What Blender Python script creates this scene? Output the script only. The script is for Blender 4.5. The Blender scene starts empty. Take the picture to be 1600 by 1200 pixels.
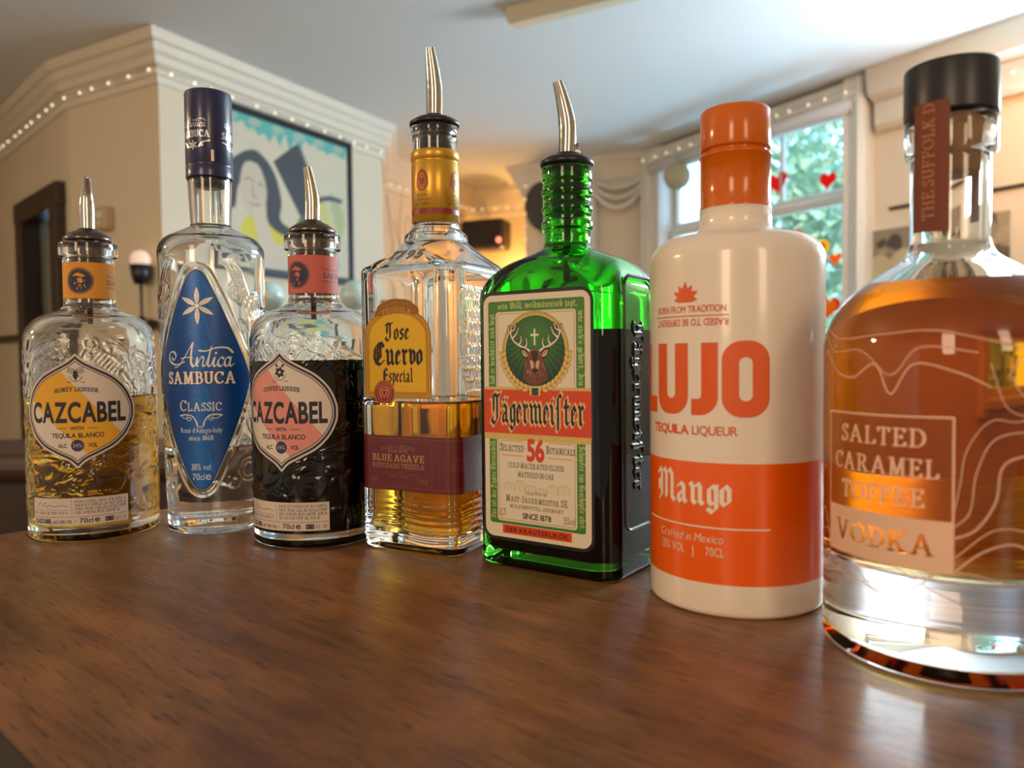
import bpy, math, random
import numpy as np
from mathutils import Matrix, Vector

S = bpy.context.scene
COL = S.collection
rad = math.radians
CZ = 1.05                                   # height of the bar top
# ---------------------------------------------------------------- camera
cam_d = bpy.data.cameras.new('camera')
cam = bpy.data.objects.new('camera', cam_d)
COL.objects.link(cam)
cam.matrix_world = Matrix.Translation((0, 0, CZ + .12)) @ Matrix.Rotation(rad(88), 4, 'X') @ Matrix.Rotation(rad(-.6), 4, 'Z')
cam_d.sensor_width = 36
cam_d.lens = 27
cam_d.clip_start = .02
cam_d.dof.use_dof = True
cam_d.dof.focus_distance = .47
cam_d.dof.aperture_fstop = 8.5
S.camera = cam
# ---------------------------------------------------------------- world: soft warm room behind the camera, daylight over the garden
W = bpy.data.worlds.new('world')
S.world = W
W.use_nodes = True
nt = W.node_tree
nt.nodes.clear()
wo = nt.nodes.new('ShaderNodeOutputWorld')
bg = nt.nodes.new('ShaderNodeBackground')
tc = nt.nodes.new('ShaderNodeTexCoord')
dp = nt.nodes.new('ShaderNodeVectorMath'); dp.operation = 'DOT_PRODUCT'
dp.inputs[1].default_value = (.55, .75, .35)
mr = nt.nodes.new('ShaderNodeMapRange'); mr.interpolation_type = 'SMOOTHSTEP'
mr.inputs['From Min'].default_value = -.1
mr.inputs['From Max'].default_value = .35
mx = nt.nodes.new('ShaderNodeMix'); mx.data_type = 'RGBA'
mx.inputs['A'].default_value = (.27, .20, .135, 1)
mx.inputs['B'].default_value = (1.25, 2.4, 3.8, 1)
nt.links.new(tc.outputs['Generated'], dp.inputs[0])
nt.links.new(dp.outputs['Value'], mr.inputs['Value'])
nt.links.new(mr.outputs['Result'], mx.inputs['Factor'])
nt.links.new(mx.outputs['Result'], bg.inputs['Color'])
nt.links.new(bg.outputs['Background'], wo.inputs['Surface'])


def light(name, kind, loc, power, color, target=None, size=None, size_y=None, radius=None):
    d = bpy.data.lights.new(name, kind)
    d.energy = power
    d.color = color
    if size:
        d.shape = 'RECTANGLE'; d.size = size; d.size_y = size_y or size
    if radius:
        d.shadow_soft_size = radius
    o = bpy.data.objects.new(name, d)
    COL.objects.link(o)
    o.location = loc
    if target:
        o.rotation_euler = (Vector(target) - Vector(loc)).to_track_quat('-Z', 'Y').to_euler()
    return o


sun = light('sun', 'SUN', (0, 0, 8), 6.0, (1, .96, .88), target=(3.2, 2.6, 0))
sun.data.angle = rad(4)
light('added_front_fill_light', 'AREA', (-1.3, -2.3, 1.9), 14, (1, .73, .50), target=(0, .5, 1.15), size=.55, size_y=1.3)  # added warm fill behind the camera
light('added_front_fill_light', 'AREA', (1.1, -2.6, 2.0), 11, (1, .74, .48), target=(-.5, 2.5, 1.6), size=.5, size_y=1.3)  # second added warm fill, aimed into the room; no window behind it
light('added_side_light', 'AREA', (2.61, 2.83, 1.98), 72, (.76, .90, 1), target=(.1, 1.17, 1.98), size=1.2, size_y=.50)  # added cool fill just out of view; window here is assumed, none built
light('added_ceiling_uplight', 'AREA', (2.62, 5.40, .06), 72, (.38, .74, 1), target=(.9, 4.2, 2.6), size=1.0, size_y=1.0)  # added lamp outside below the sill, throws blue up onto the ceiling
light('left_fill_light', 'POINT', (-2.5, .7, 1.9), 26, (1, .70, .40), radius=.10)  # added warm fill with no fitting, brightens the left walls and ceiling
light('assumed_alcove_light', 'POINT', (.02, 6.22, 1.70), 13, (1, .52, .14), radius=.06)  # assumed lamp behind the bottles, taken from the orange glow; no fitting built
spot = light('assumed_wall_spot', 'SPOT', (2.04, 2.84, 2.2), 12, (1, .40, .05), target=(2.10, 3.72, 1.9), radius=.05)  # assumed lamp out of view for the orange wall glow; no fitting built
spot.data.spot_size = rad(120)
spot.data.spot_blend = .9
S.view_settings.view_transform = 'Standard'
S.view_settings.look = 'None'
S.view_settings.gamma = 1
S.view_settings.exposure = .72
S.view_settings.use_curve_mapping = False
try:
    S.cycles.use_denoising = True
    S.cycles.max_bounces = 20
    S.cycles.transmission_bounces = 18
    S.cycles.transparent_max_bounces = 24
    S.cycles.diffuse_bounces = 5
    S.cycles.glossy_bounces = 6
    S.cycles.sample_clamp_indirect = 6
except Exception:
    pass


# ================================================================ helpers
def srgb(c):
    c = np.asarray(c, float) / 255.
    return np.where(c <= .04045, c / 12.92, ((c + .055) / 1.055) ** 2.4)


def lin(r, g, b):
    return tuple(float(x) for x in srgb((r, g, b))) + (1,)


def tag(o, label=None, cat=None, group=None, kind=None):
    if label: o['label'] = label
    if cat: o['category'] = cat
    if group: o['group'] = group
    if kind: o['kind'] = kind
    return o


def empty(name, loc, rz=0, label=None, cat=None, group=None):
    o = bpy.data.objects.new(name, None)
    o.empty_display_size = .02
    COL.objects.link(o)
    o.location = loc
    o.rotation_euler = (0, 0, rad(rz))
    return tag(o, label, cat, group)


def qmesh(name, V, F, mats, parent=None, smooth=True, midx=None, tris=None):
    """mesh from numpy arrays: V (n,3), F (m,4) quads, tris (k,3)"""
    V = np.asarray(V, np.float32).reshape(-1, 3)
    F = np.asarray(F, np.int32).reshape(-1, 4)
    T = np.zeros((0, 3), np.int32) if tris is None else np.asarray(tris, np.int32).reshape(-1, 3)
    me = bpy.data.meshes.new(name)
    me.vertices.add(len(V))
    me.vertices.foreach_set('co', V.ravel())
    nl = F.size + T.size
    me.loops.add(nl)
    me.loops.foreach_set('vertex_index', np.concatenate([F.ravel(), T.ravel()]))
    me.polygons.add(len(F) + len(T))
    st = np.concatenate([np.arange(len(F)) * 4, len(F) * 4 + np.arange(len(T)) * 3]).astype(np.int32)
    me.polygons.foreach_set('loop_start', st)
    for m in (mats if isinstance(mats, (list, tuple)) else [mats]):
        me.materials.append(m)
    if midx is not None:
        me.polygons.foreach_set('material_index', np.asarray(midx, np.int32))
    me.polygons.foreach_set('use_smooth', np.full(len(F) + len(T), bool(smooth)))
    me.update(calc_edges=True)
    me.validate()
    o = bpy.data.objects.new(name, me)
    COL.objects.link(o)
    if parent is not None:
        o.parent = parent
    return o


class MB:
    """collects pieces into one mesh"""
    def __init__(s):
        s.v = []; s.f = []; s.t = []; s.n = 0; s.m = []; s.tm = []

    def add(s, V, F, T=None, m=0):
        V = np.asarray(V, float).reshape(-1, 3)
        F = np.asarray(F, int).reshape(-1, 4)
        s.v.append(V); s.f.append(F + s.n); s.m += [m] * len(F)
        if T is not None:
            T = np.asarray(T, int).reshape(-1, 3)
            s.t.append(T + s.n); s.tm += [m] * len(T)
        s.n += len(V)
        return s

    def box(s, c, d, rz=0, m=0, bev=0):
        """box of full size d centred at c, edges chamfered by bev"""
        hx, hy, hz = d[0] / 2, d[1] / 2, d[2] / 2
        b = min(bev, hx * .9, hy * .9, hz * .9)
        if b <= 0:
            V = [(x, y, z) for z in (-hz, hz) for y in (-hy, hy) for x in (-hx, hx)]
            F = [(0, 2, 3, 1), (4, 5, 7, 6), (0, 1, 5, 4), (2, 6, 7, 3), (0, 4, 6, 2), (1, 3, 7, 5)]
            V = np.array(V)
        else:
            ring = []
            for z, k in ((-hz, b), (-hz + b, 0), (hz - b, 0), (hz, b)):
                x, y = hx - k, hy - k
                ring.append([(x - b, -y, z), (x, -y + b, z), (x, y - b, z), (x - b, y, z), (-x + b, y, z), (-x, y - b, z), (-x, -y + b, z), (-x + b, -y, z)])
            V = np.array(ring).reshape(-1, 3)
            F = []
            for k in range(3):
                for i in range(8):
                    j = (i + 1) % 8
                    F.append((k * 8 + i, k * 8 + j, k * 8 + 8 + j, k * 8 + 8 + i))
            for q in ((0, 1, 2, 3), (4, 5, 6, 7), (0, 3, 4, 7)):
                F.append(tuple(24 + i for i in q)); F.append(tuple(reversed(q)))
        a = rad(rz)
        R = np.array([[math.cos(a), -math.sin(a), 0], [math.sin(a), math.cos(a), 0], [0, 0, 1]])
        return s.add(V @ R.T + np.array(c), F, m=m)

    def tube(s, pts, r, n=10, m=0, cap=True):
        pts = np.asarray(pts, float)
        r = np.broadcast_to(np.asarray(r, float), (len(pts),))
        tg = np.gradient(pts, axis=0)
        tg /= np.linalg.norm(tg, axis=1)[:, None] + 1e-12
        up = np.array([0, 0, 1.]) if abs(tg[0][2]) < .9 else np.array([1., 0, 0])
        rows = []
        for p, t, q in zip(pts, tg, r):
            x = np.cross(up, t); x /= np.linalg.norm(x) + 1e-12
            y = np.cross(t, x); up = y if abs(t @ up) > .98 else up
            a = np.arange(n) * 2 * math.pi / n
            rows.append(p + q * (np.cos(a)[:, None] * x + np.sin(a)[:, None] * y))
        V = np.array(rows).reshape(-1, 3)
        F = [(k * n + i, k * n + (i + 1) % n, k * n + n + (i + 1) % n, k * n + n + i) for k in range(len(pts) - 1) for i in range(n)]
        T = []
        if cap:
            b = len(V)
            V = np.vstack([V, pts[:1], pts[-1:]])
            T = [(b, (i + 1) % n, i) for i in range(n)] + [(b + 1, (len(pts) - 1) * n + i, (len(pts) - 1) * n + (i + 1) % n) for i in range(n)]
        return s.add(V, F, T, m=m)

    def lathe(s, prof, n=48, c=(0, 0, 0), m=0):
        prof = np.asarray(prof, float)
        a = np.arange(n) * 2 * math.pi / n
        V = np.stack([prof[:, None, 0] * np.cos(a), prof[:, None, 0] * np.sin(a), np.repeat(prof[:, 1:2], n, 1)], -1) + np.array(c)
        return s.add(V.reshape(-1, 3), gridF(len(prof), n, True), m=m)

    def sphere(s, c, r, n=16, m=0, sc=(1, 1, 1)):
        k = n // 2
        p = [(math.sin(math.pi * i / k) * r, -math.cos(math.pi * i / k) * r) for i in range(k + 1)]
        q = np.array(p)
        a = np.arange(n) * 2 * math.pi / n
        V = np.stack([q[:, None, 0] * np.cos(a) * sc[0], q[:, None, 0] * np.sin(a) * sc[1], np.repeat(q[:, 1:2], n, 1) * sc[2]], -1) + np.array(c)
        return s.add(V.reshape(-1, 3), gridF(k + 1, n, True), m=m)

    def build(s, name, mats, parent=None, smooth=False):
        V = np.concatenate(s.v); F = np.concatenate(s.f)
        T = np.concatenate(s.t) if s.t else None
        return qmesh(name, V, F, mats, parent, smooth, s.m + s.tm, T)


def gridF(ny, nx, wrap=False):
    i = np.arange(ny - 1)[:, None]
    j = np.arange(nx if wrap else nx - 1)[None, :]
    k = (j + 1) % nx
    return np.stack([i * nx + j, i * nx + k, (i + 1) * nx + k, (i + 1) * nx + j], -1).reshape(-1, 4)


def catmull(P, n=10, closed=False):
    P = np.asarray(P, float)
    if closed:
        Q = np.vstack([P[-1:], P, P[:2]])
    else:
        Q = np.vstack([2 * P[:1] - P[1:2], P, 2 * P[-1:] - P[-2:-1]])
    out = []
    for i in range(1, len(Q) - 2):
        p0, p1, p2, p3 = Q[i - 1:i + 3]
        t = (np.arange(n) / n)[:, None]
        out.append(.5 * (2 * p1 + (p2 - p0) * t + (2 * p0 - 5 * p1 + 4 * p2 - p3) * t ** 2 + (3 * p1 - p0 - 3 * p2 + p3) * t ** 3))
    if not closed:
        out.append(P[-1:])
    return np.vstack(out)


# ================================================================ materials
def mat(name, color=(.8, .8, .8, 1), rough=.5, metal=0., spec=.5, emit=None, coat=0):
    m = bpy.data.materials.new(name)
    m.use_nodes = True
    b = m.node_tree.nodes['Principled BSDF']
    b.inputs['Base Color'].default_value = color
    b.inputs['Roughness'].default_value = rough
    b.inputs['Metallic'].default_value = metal
    b.inputs['Specular IOR Level'].default_value = spec
    b.inputs['Coat Weight'].default_value = coat
    b.inputs['Coat Roughness'].default_value = .08
    if emit:
        b.inputs['Emission Color'].default_value = emit[0]
        b.inputs['Emission Strength'].default_value = emit[1]
    return m


def noisy(m, scale, amount, bump=0, stretch=(1, 1, 1), c2=None, detail=5, bscale=None):
    """breaks up the base colour and the surface with procedural noise"""
    nt = m.node_tree; L = nt.links
    b = nt.nodes['Principled BSDF']
    tc = nt.nodes.new('ShaderNodeTexCoord')
    mp = nt.nodes.new('ShaderNodeMapping'); mp.inputs['Scale'].default_value = stretch
    nz = nt.nodes.new('ShaderNodeTexNoise'); nz.inputs['Scale'].default_value = scale; nz.inputs['Detail'].default_value = detail
    L.new(tc.outputs['Object'], mp.inputs['Vector']); L.new(mp.outputs['Vector'], nz.inputs['Vector'])
    c = b.inputs['Base Color'].default_value[:]
    mx = nt.nodes.new('ShaderNodeMix'); mx.data_type = 'RGBA'
    mx.inputs['A'].default_value = c
    mx.inputs['B'].default_value = c2 or tuple(x * (1 - amount) for x in c[:3]) + (1,)
    L.new(nz.outputs['Fac'], mx.inputs['Factor'])
    L.new(mx.outputs['Result'], b.inputs['Base Color'])
    if bump:
        bp = nt.nodes.new('ShaderNodeBump'); bp.inputs['Strength'].default_value = bump; bp.inputs['Distance'].default_value = .002
        n2 = nt.nodes.new('ShaderNodeTexNoise'); n2.inputs['Scale'].default_value = bscale or scale * 6
        L.new(mp.outputs['Vector'], n2.inputs['Vector'])
        L.new(n2.outputs['Fac'], bp.inputs['Height']); L.new(bp.outputs['Normal'], b.inputs['Normal'])
    return m


def glass(name, color=(1, 1, 1, 1), ior=1.5, rough=0., absorb=None, wavy=0):
    m = bpy.data.materials.new(name)
    m.use_nodes = True
    nt = m.node_tree
    nt.nodes.clear()
    o = nt.nodes.new('ShaderNodeOutputMaterial')
    g = nt.nodes.new('ShaderNodeBsdfGlass')
    g.inputs['Color'].default_value = color
    g.inputs['IOR'].default_value = ior
    g.inputs['Roughness'].default_value = rough
    nt.links.new(g.outputs[0], o.inputs['Surface'])
    if absorb:
        v = nt.nodes.new('ShaderNodeVolumeAbsorption')
        v.inputs['Color'].default_value = tuple(absorb[:3]) + (1,)
        v.inputs['Density'].default_value = absorb[3]
        nt.links.new(v.outputs[0], o.inputs['Volume'])
    if wavy:
        tc = nt.nodes.new('ShaderNodeTexCoord')
        n = nt.nodes.new('ShaderNodeTexNoise'); n.inputs['Scale'].default_value = 60; n.inputs['Detail'].default_value = 1
        bp = nt.nodes.new('ShaderNodeBump'); bp.inputs['Strength'].default_value = wavy; bp.inputs['Distance'].default_value = .002
        nt.links.new(tc.outputs['Object'], n.inputs['Vector'])
        nt.links.new(n.outputs['Fac'], bp.inputs['Height']); nt.links.new(bp.outputs['Normal'], g.inputs['Normal'])
    return m


def artmat(name, rough=.5, decal=False, metal=0, bump=0, coat=0):
    """printed surface: colours live in the mesh's 'art' attribute; a decal is bare between its marks"""
    m = mat(name, rough=rough, metal=metal, coat=coat)
    nt = m.node_tree
    a = nt.nodes.new('ShaderNodeAttribute'); a.attribute_name = 'art'
    b = nt.nodes['Principled BSDF']
    nt.links.new(a.outputs['Color'], b.inputs['Base Color'])
    if decal:
        t = nt.nodes.new('ShaderNodeBsdfTransparent'); x = nt.nodes.new('ShaderNodeMixShader')
        nt.links.new(a.outputs['Alpha'], x.inputs[0]); nt.links.new(t.outputs[0], x.inputs[1]); nt.links.new(b.outputs[0], x.inputs[2])
        nt.links.new(x.outputs[0], nt.nodes['Material Output'].inputs['Surface'])
    if bump:
        tc = nt.nodes.new('ShaderNodeTexCoord')
        n = nt.nodes.new('ShaderNodeTexNoise'); n.inputs['Scale'].default_value = 900; n.inputs['Detail'].default_value = 3
        bp = nt.nodes.new('ShaderNodeBump'); bp.inputs['Strength'].default_value = bump; bp.inputs['Distance'].default_value = .0004
        nt.links.new(tc.outputs['Object'], n.inputs['Vector'])
        nt.links.new(n.outputs['Fac'], bp.inputs['Height']); nt.links.new(bp.outputs['Normal'], b.inputs['Normal'])
    return m


def wood_counter():
    m = mat('counter_wood', rough=.3)
    nt = m.node_tree; L = nt.links; N = nt.nodes.new
    b = nt.nodes['Principled BSDF']
    tc = N('ShaderNodeTexCoord')

    def noise(scale, stretch, detail=6, rough=.6, dist=0):
        mp = N('ShaderNodeMapping'); mp.inputs['Scale'].default_value = stretch
        n = N('ShaderNodeTexNoise'); n.inputs['Scale'].default_value = scale; n.inputs['Detail'].default_value = detail
        n.inputs['Roughness'].default_value = rough; n.inputs['Distortion'].default_value = dist
        L.new(tc.outputs['Object'], mp.inputs['Vector']); L.new(mp.outputs['Vector'], n.inputs['Vector'])
        return n.outputs['Fac']

    def ramp(f, stops):
        r = N('ShaderNodeValToRGB')
        e = r.color_ramp.elements
        e[0].position, e[0].color = stops[0]
        e[1].position, e[1].color = stops[-1]
        for p, c in stops[1:-1]:
            k = e.new(p); k.color = c
        L.new(f, r.inputs['Fac'])
        return r.outputs['Color']

    def mixc(f, a, c, mode='MIX'):
        x = N('ShaderNodeMix'); x.data_type = 'RGBA'; x.blend_type = mode
        for s_, v in (('Factor', f), ('A', a), ('B', c)):
            if hasattr(v, 'is_output'): L.new(v, x.inputs[s_])
            else: x.inputs[s_].default_value = v
        return x.outputs['Result']
    big = ramp(noise(5.5, (1, 2.2, 1), 4, .6, 1.2), [(.34, lin(66, 37, 20)), (.5, lin(110, 68, 36)), (.66, lin(152, 100, 52))])
    streak = ramp(noise(22, (.55, 5.5, 1), 8, .65, .6), [(.32, lin(82, 48, 27)), (.6, lin(156, 108, 62))])
    c = mixc(.42, big, streak)
    pore = ramp(noise(380, (.16, 2.0, 1), 3, .6), [(.34, (1, 1, 1, 1)), (.45, (0, 0, 0, 1))])
    c = mixc(pore, c, lin(57, 33, 21))
    blot = ramp(noise(9, (1, 1, 1), 3), [(.60, (0, 0, 0, 1)), (.74, (.55, .55, .55, 1))])
    c = mixc(blot, c, lin(89, 49, 30))
    L.new(c, b.inputs['Base Color'])
    rr = N('ShaderNodeMapRange')
    rr.inputs['To Min'].default_value = .25; rr.inputs['To Max'].default_value = .52
    L.new(noise(30, (.6, 3, 1), 5), rr.inputs['Value']); L.new(rr.outputs['Result'], b.inputs['Roughness'])
    bp = N('ShaderNodeBump'); bp.inputs['Strength'].default_value = .35; bp.inputs['Distance'].default_value = .0008
    L.new(noise(300, (.14, 2.0, 1), 4), bp.inputs['Height']); L.new(bp.outputs['Normal'], b.inputs['Normal'])
    return m


def tinted(name, color):
    """coloured glass: the tint is taken by what passes through, reflections stay white"""
    m = bpy.data.materials.new(name); m.use_nodes = True
    nt = m.node_tree; nt.nodes.clear(); N = nt.nodes.new
    o = N('ShaderNodeOutputMaterial'); r = N('ShaderNodeBsdfRefraction'); g = N('ShaderNodeBsdfGlossy'); x = N('ShaderNodeMixShader'); f = N('ShaderNodeFresnel')
    f.inputs['IOR'].default_value = 1.5; r.inputs['IOR'].default_value = 1.5
    r.inputs['Color'].default_value = color; r.inputs['Roughness'].default_value = 0; g.inputs['Roughness'].default_value = .01
    for a, b in ((f.outputs[0], x.inputs[0]), (r.outputs[0], x.inputs[1]), (g.outputs[0], x.inputs[2]), (x.outputs[0], o.inputs['Surface'])):
        nt.links.new(a, b)
    return m


def thin_glass():
    m = bpy.data.materials.new('window_glass'); m.use_nodes = True
    nt = m.node_tree; nt.nodes.clear(); N = nt.nodes.new
    o = N('ShaderNodeOutputMaterial'); t = N('ShaderNodeBsdfTransparent'); g = N('ShaderNodeBsdfGlossy'); x = N('ShaderNodeMixShader')
    g.inputs['Roughness'].default_value = .02; x.inputs[0].default_value = .06
    t.inputs[0].default_value = (.97, .99, .98, 1)
    nt.links.new(t.outputs[0], x.inputs[1]); nt.links.new(g.outputs[0], x.inputs[2]); nt.links.new(x.outputs[0], o.inputs['Surface'])
    return m


M = dict(
    wall=noisy(mat('wall_paint', lin(226, 210, 183), .75), 2.5, .06, .08),
    ceil=noisy(mat('ceiling_paint', lin(224, 228, 230), .8), 2, .05, .05),
    trim=noisy(mat('white_gloss_paint', lin(222, 218, 208), .4), 4, .06),
    crown=noisy(mat('moulding_paint', lin(226, 216, 198), .55), 6, .08),
    dark=noisy(mat('dark_stained_wood', lin(62, 44, 34), .4), 8, .35, .1, (1, 1, 6)),
    black=mat('black_plastic', (.012, .012, .014, 1), .35),
    rubber=noisy(mat('black_rubber', (.010, .010, .011, 1), .32), 30, .2),
    floor=noisy(mat('floor_boards', lin(96, 70, 50), .45), 3, .4, .05, (1, 8, 1)),
    chrome=noisy(mat('polished_steel', (.56, .52, .45, 1), .16, 1), 40, .10),
    dmetal=noisy(mat('tarnished_steel', (.16, .13, .11, 1), .25, 1), 60, .3),
    clear=glass('clear_bottle_glass', (.985, .99, .985, 1)),
    green=tinted('green_bottle_glass', (.30, .87, .24, 1)),
    pane=thin_glass(),
    white=mat('white_glazed_glass', lin(232, 218, 200), .22, coat=.4),
    orange=mat('orange_glazed_glass', lin(240, 94, 4), .25, coat=.3),
    orangecap=mat('orange_cap', lin(206, 98, 4), .16),
    cork=noisy(mat('cork', lin(176, 128, 74), .8), 260, .5, .3),
    counter=wood_counter(),
    paper=artmat('printed_paper', .6, bump=.12),
    gloss=artmat('printed_gloss_paper', .35, coat=.2),
    foil=artmat('printed_foil', .34, metal=.12),
    decal=artmat('printed_ink', .45, decal=True),
    canvas=artmat('painted_canvas', .7, bump=.1),
    leaf=noisy(mat('leaf_green', lin(186, 214, 190), .6), 3, 0, 0, c2=lin(84, 150, 118)),
    bulb=mat('fairy_bulb', (1, .9, .7, 1), .3, emit=((1, .86, .58, 1), 1.3)),
    wire=mat('clear_wire', lin(170, 165, 150), .4),
    plastic=mat('ivory_plastic', lin(196, 170, 140), .5),
)


# ================================================================ drawing engine for printed labels and relief
class Glyph:
    """edges: outline segments (even-odd); paths: pen strokes with an oval or square nib"""
    def __init__(s, edges=None, paths=None, nib=(.06, .06, 0, 0), adv=None, lsb=.0):
        s.e = edges
        s.nib = nib
        if paths is not None:
            st = max(.012, min(nib[0], nib[1]) * .5)
            out = []
            for p in paths:
                p = np.asarray(p, float)
                if len(p) == 1:
                    out.append(p); continue
                for a, b in zip(p[:-1], p[1:]):
                    k = max(1, int(np.hypot(*(b - a)) / st))
                    out.append(a + (b - a) * (np.arange(k) / k)[:, None])
                out.append(p[-1:])
            s.p = np.vstack(out)
            m = max(nib[0], nib[1])
            s.x0, s.y0 = s.p.min(0) - m; s.x1, s.y1 = s.p.max(0) + m
        else:
            s.p = None
            q = edges.reshape(-1, 2)
            s.x0, s.y0 = q.min(0); s.x1, s.y1 = q.max(0)
        s.adv = adv if adv is not None else s.x1 - s.x0

    def sd(s, x, y):
        sh = x.shape
        x = x.ravel(); y = y.ravel()
        out = np.empty(len(x))
        if s.p is not None:
            a, b, ang, sq = s.nib
            c, t = math.cos(ang), math.sin(ang)
            px = (s.p[:, 0] * c + s.p[:, 1] * t) / a; py = (-s.p[:, 0] * t + s.p[:, 1] * c) / b
            gx = (x * c + y * t) / a; gy = (-x * t + y * c) / b
            step = max(1, 2000000 // len(px))
            for i in range(0, len(x), step):
                dx = np.abs(gx[i:i + step, None] - px); dy = np.abs(gy[i:i + step, None] - py)
                d = np.maximum(dx, dy) if sq else np.hypot(dx, dy)
                out[i:i + step] = (1 - d.min(1)) * (b + (a - b) * .25)
            return out.reshape(sh)
        return polysd(s.e, x, y).reshape(sh)


def polysd(e, x, y):
    """signed distance (inside positive) to a set of edges e (m,2,2)"""
    out = np.empty(len(x))
    A = e[:, 0]; B = e[:, 1]; D = B - A
    L2 = (D ** 2).sum(1) + 1e-18
    step = max(1, 1500000 // len(e))
    dy = np.where(np.abs(D[:, 1]) < 1e-12, 1e-12, D[:, 1])
    for i in range(0, len(x), step):
        X = x[i:i + step, None]; Y = y[i:i + step, None]
        ux = X - A[:, 0]; uy = Y - A[:, 1]
        t = np.clip((ux * D[:, 0] + uy * D[:, 1]) / L2, 0, 1)
        d = np.sqrt(((ux - t * D[:, 0]) ** 2 + (uy - t * D[:, 1]) ** 2).min(1))
        cr = ((A[:, 1] > Y) != (B[:, 1] > Y)) & (X < A[:, 0] + uy * D[:, 0] / dy)
        out[i:i + step] = np.where(cr.sum(1) % 2 == 1, d, -d)
    return out


def loop_edges(*loops):
    return np.concatenate([np.stack([np.asarray(p, float), np.roll(np.asarray(p, float), -1, 0)], 1) for p in loops])


_sans = {}


def sans(ch):
    if ch in _sans:
        return _sans[ch]
    c = bpy.data.curves.new('t', 'FONT')
    c.body = ch
    c.resolution_u = 4
    o = bpy.data.objects.new('t', c)
    me = o.to_mesh()
    co = np.array([v.co[:2] for v in me.vertices]) / .686
    cnt = {}
    for p in me.polygons:
        v = list(p.vertices)
        for a, b in zip(v, v[1:] + v[:1]):
            k = (min(a, b), max(a, b)); cnt[k] = cnt.get(k, 0) + 1
    ed = [k for k, n in cnt.items() if n == 1]
    E = co[np.array(ed)] if ed else np.zeros((1, 2, 2))
    # merge coincident duplicates made by tessellation
    key = {}
    for q in np.round(E, 4):
        k = tuple(sorted([tuple(q[0]), tuple(q[1])])); key[k] = key.get(k, 0) + 1
    E = np.array([[k[0], k[1]] for k, n in key.items() if n % 2 == 1])
    o.to_mesh_clear()
    bpy.data.objects.remove(o); bpy.data.curves.remove(c)
    g = Glyph(edges=E)
    _sans[ch] = g
    return g


def arc(cx, cy, rx, ry, a0, a1, n=14):
    a = np.radians(np.linspace(a0, a1, n))
    return [(cx + rx * math.cos(t), cy + ry * math.sin(t)) for t in a]


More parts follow.
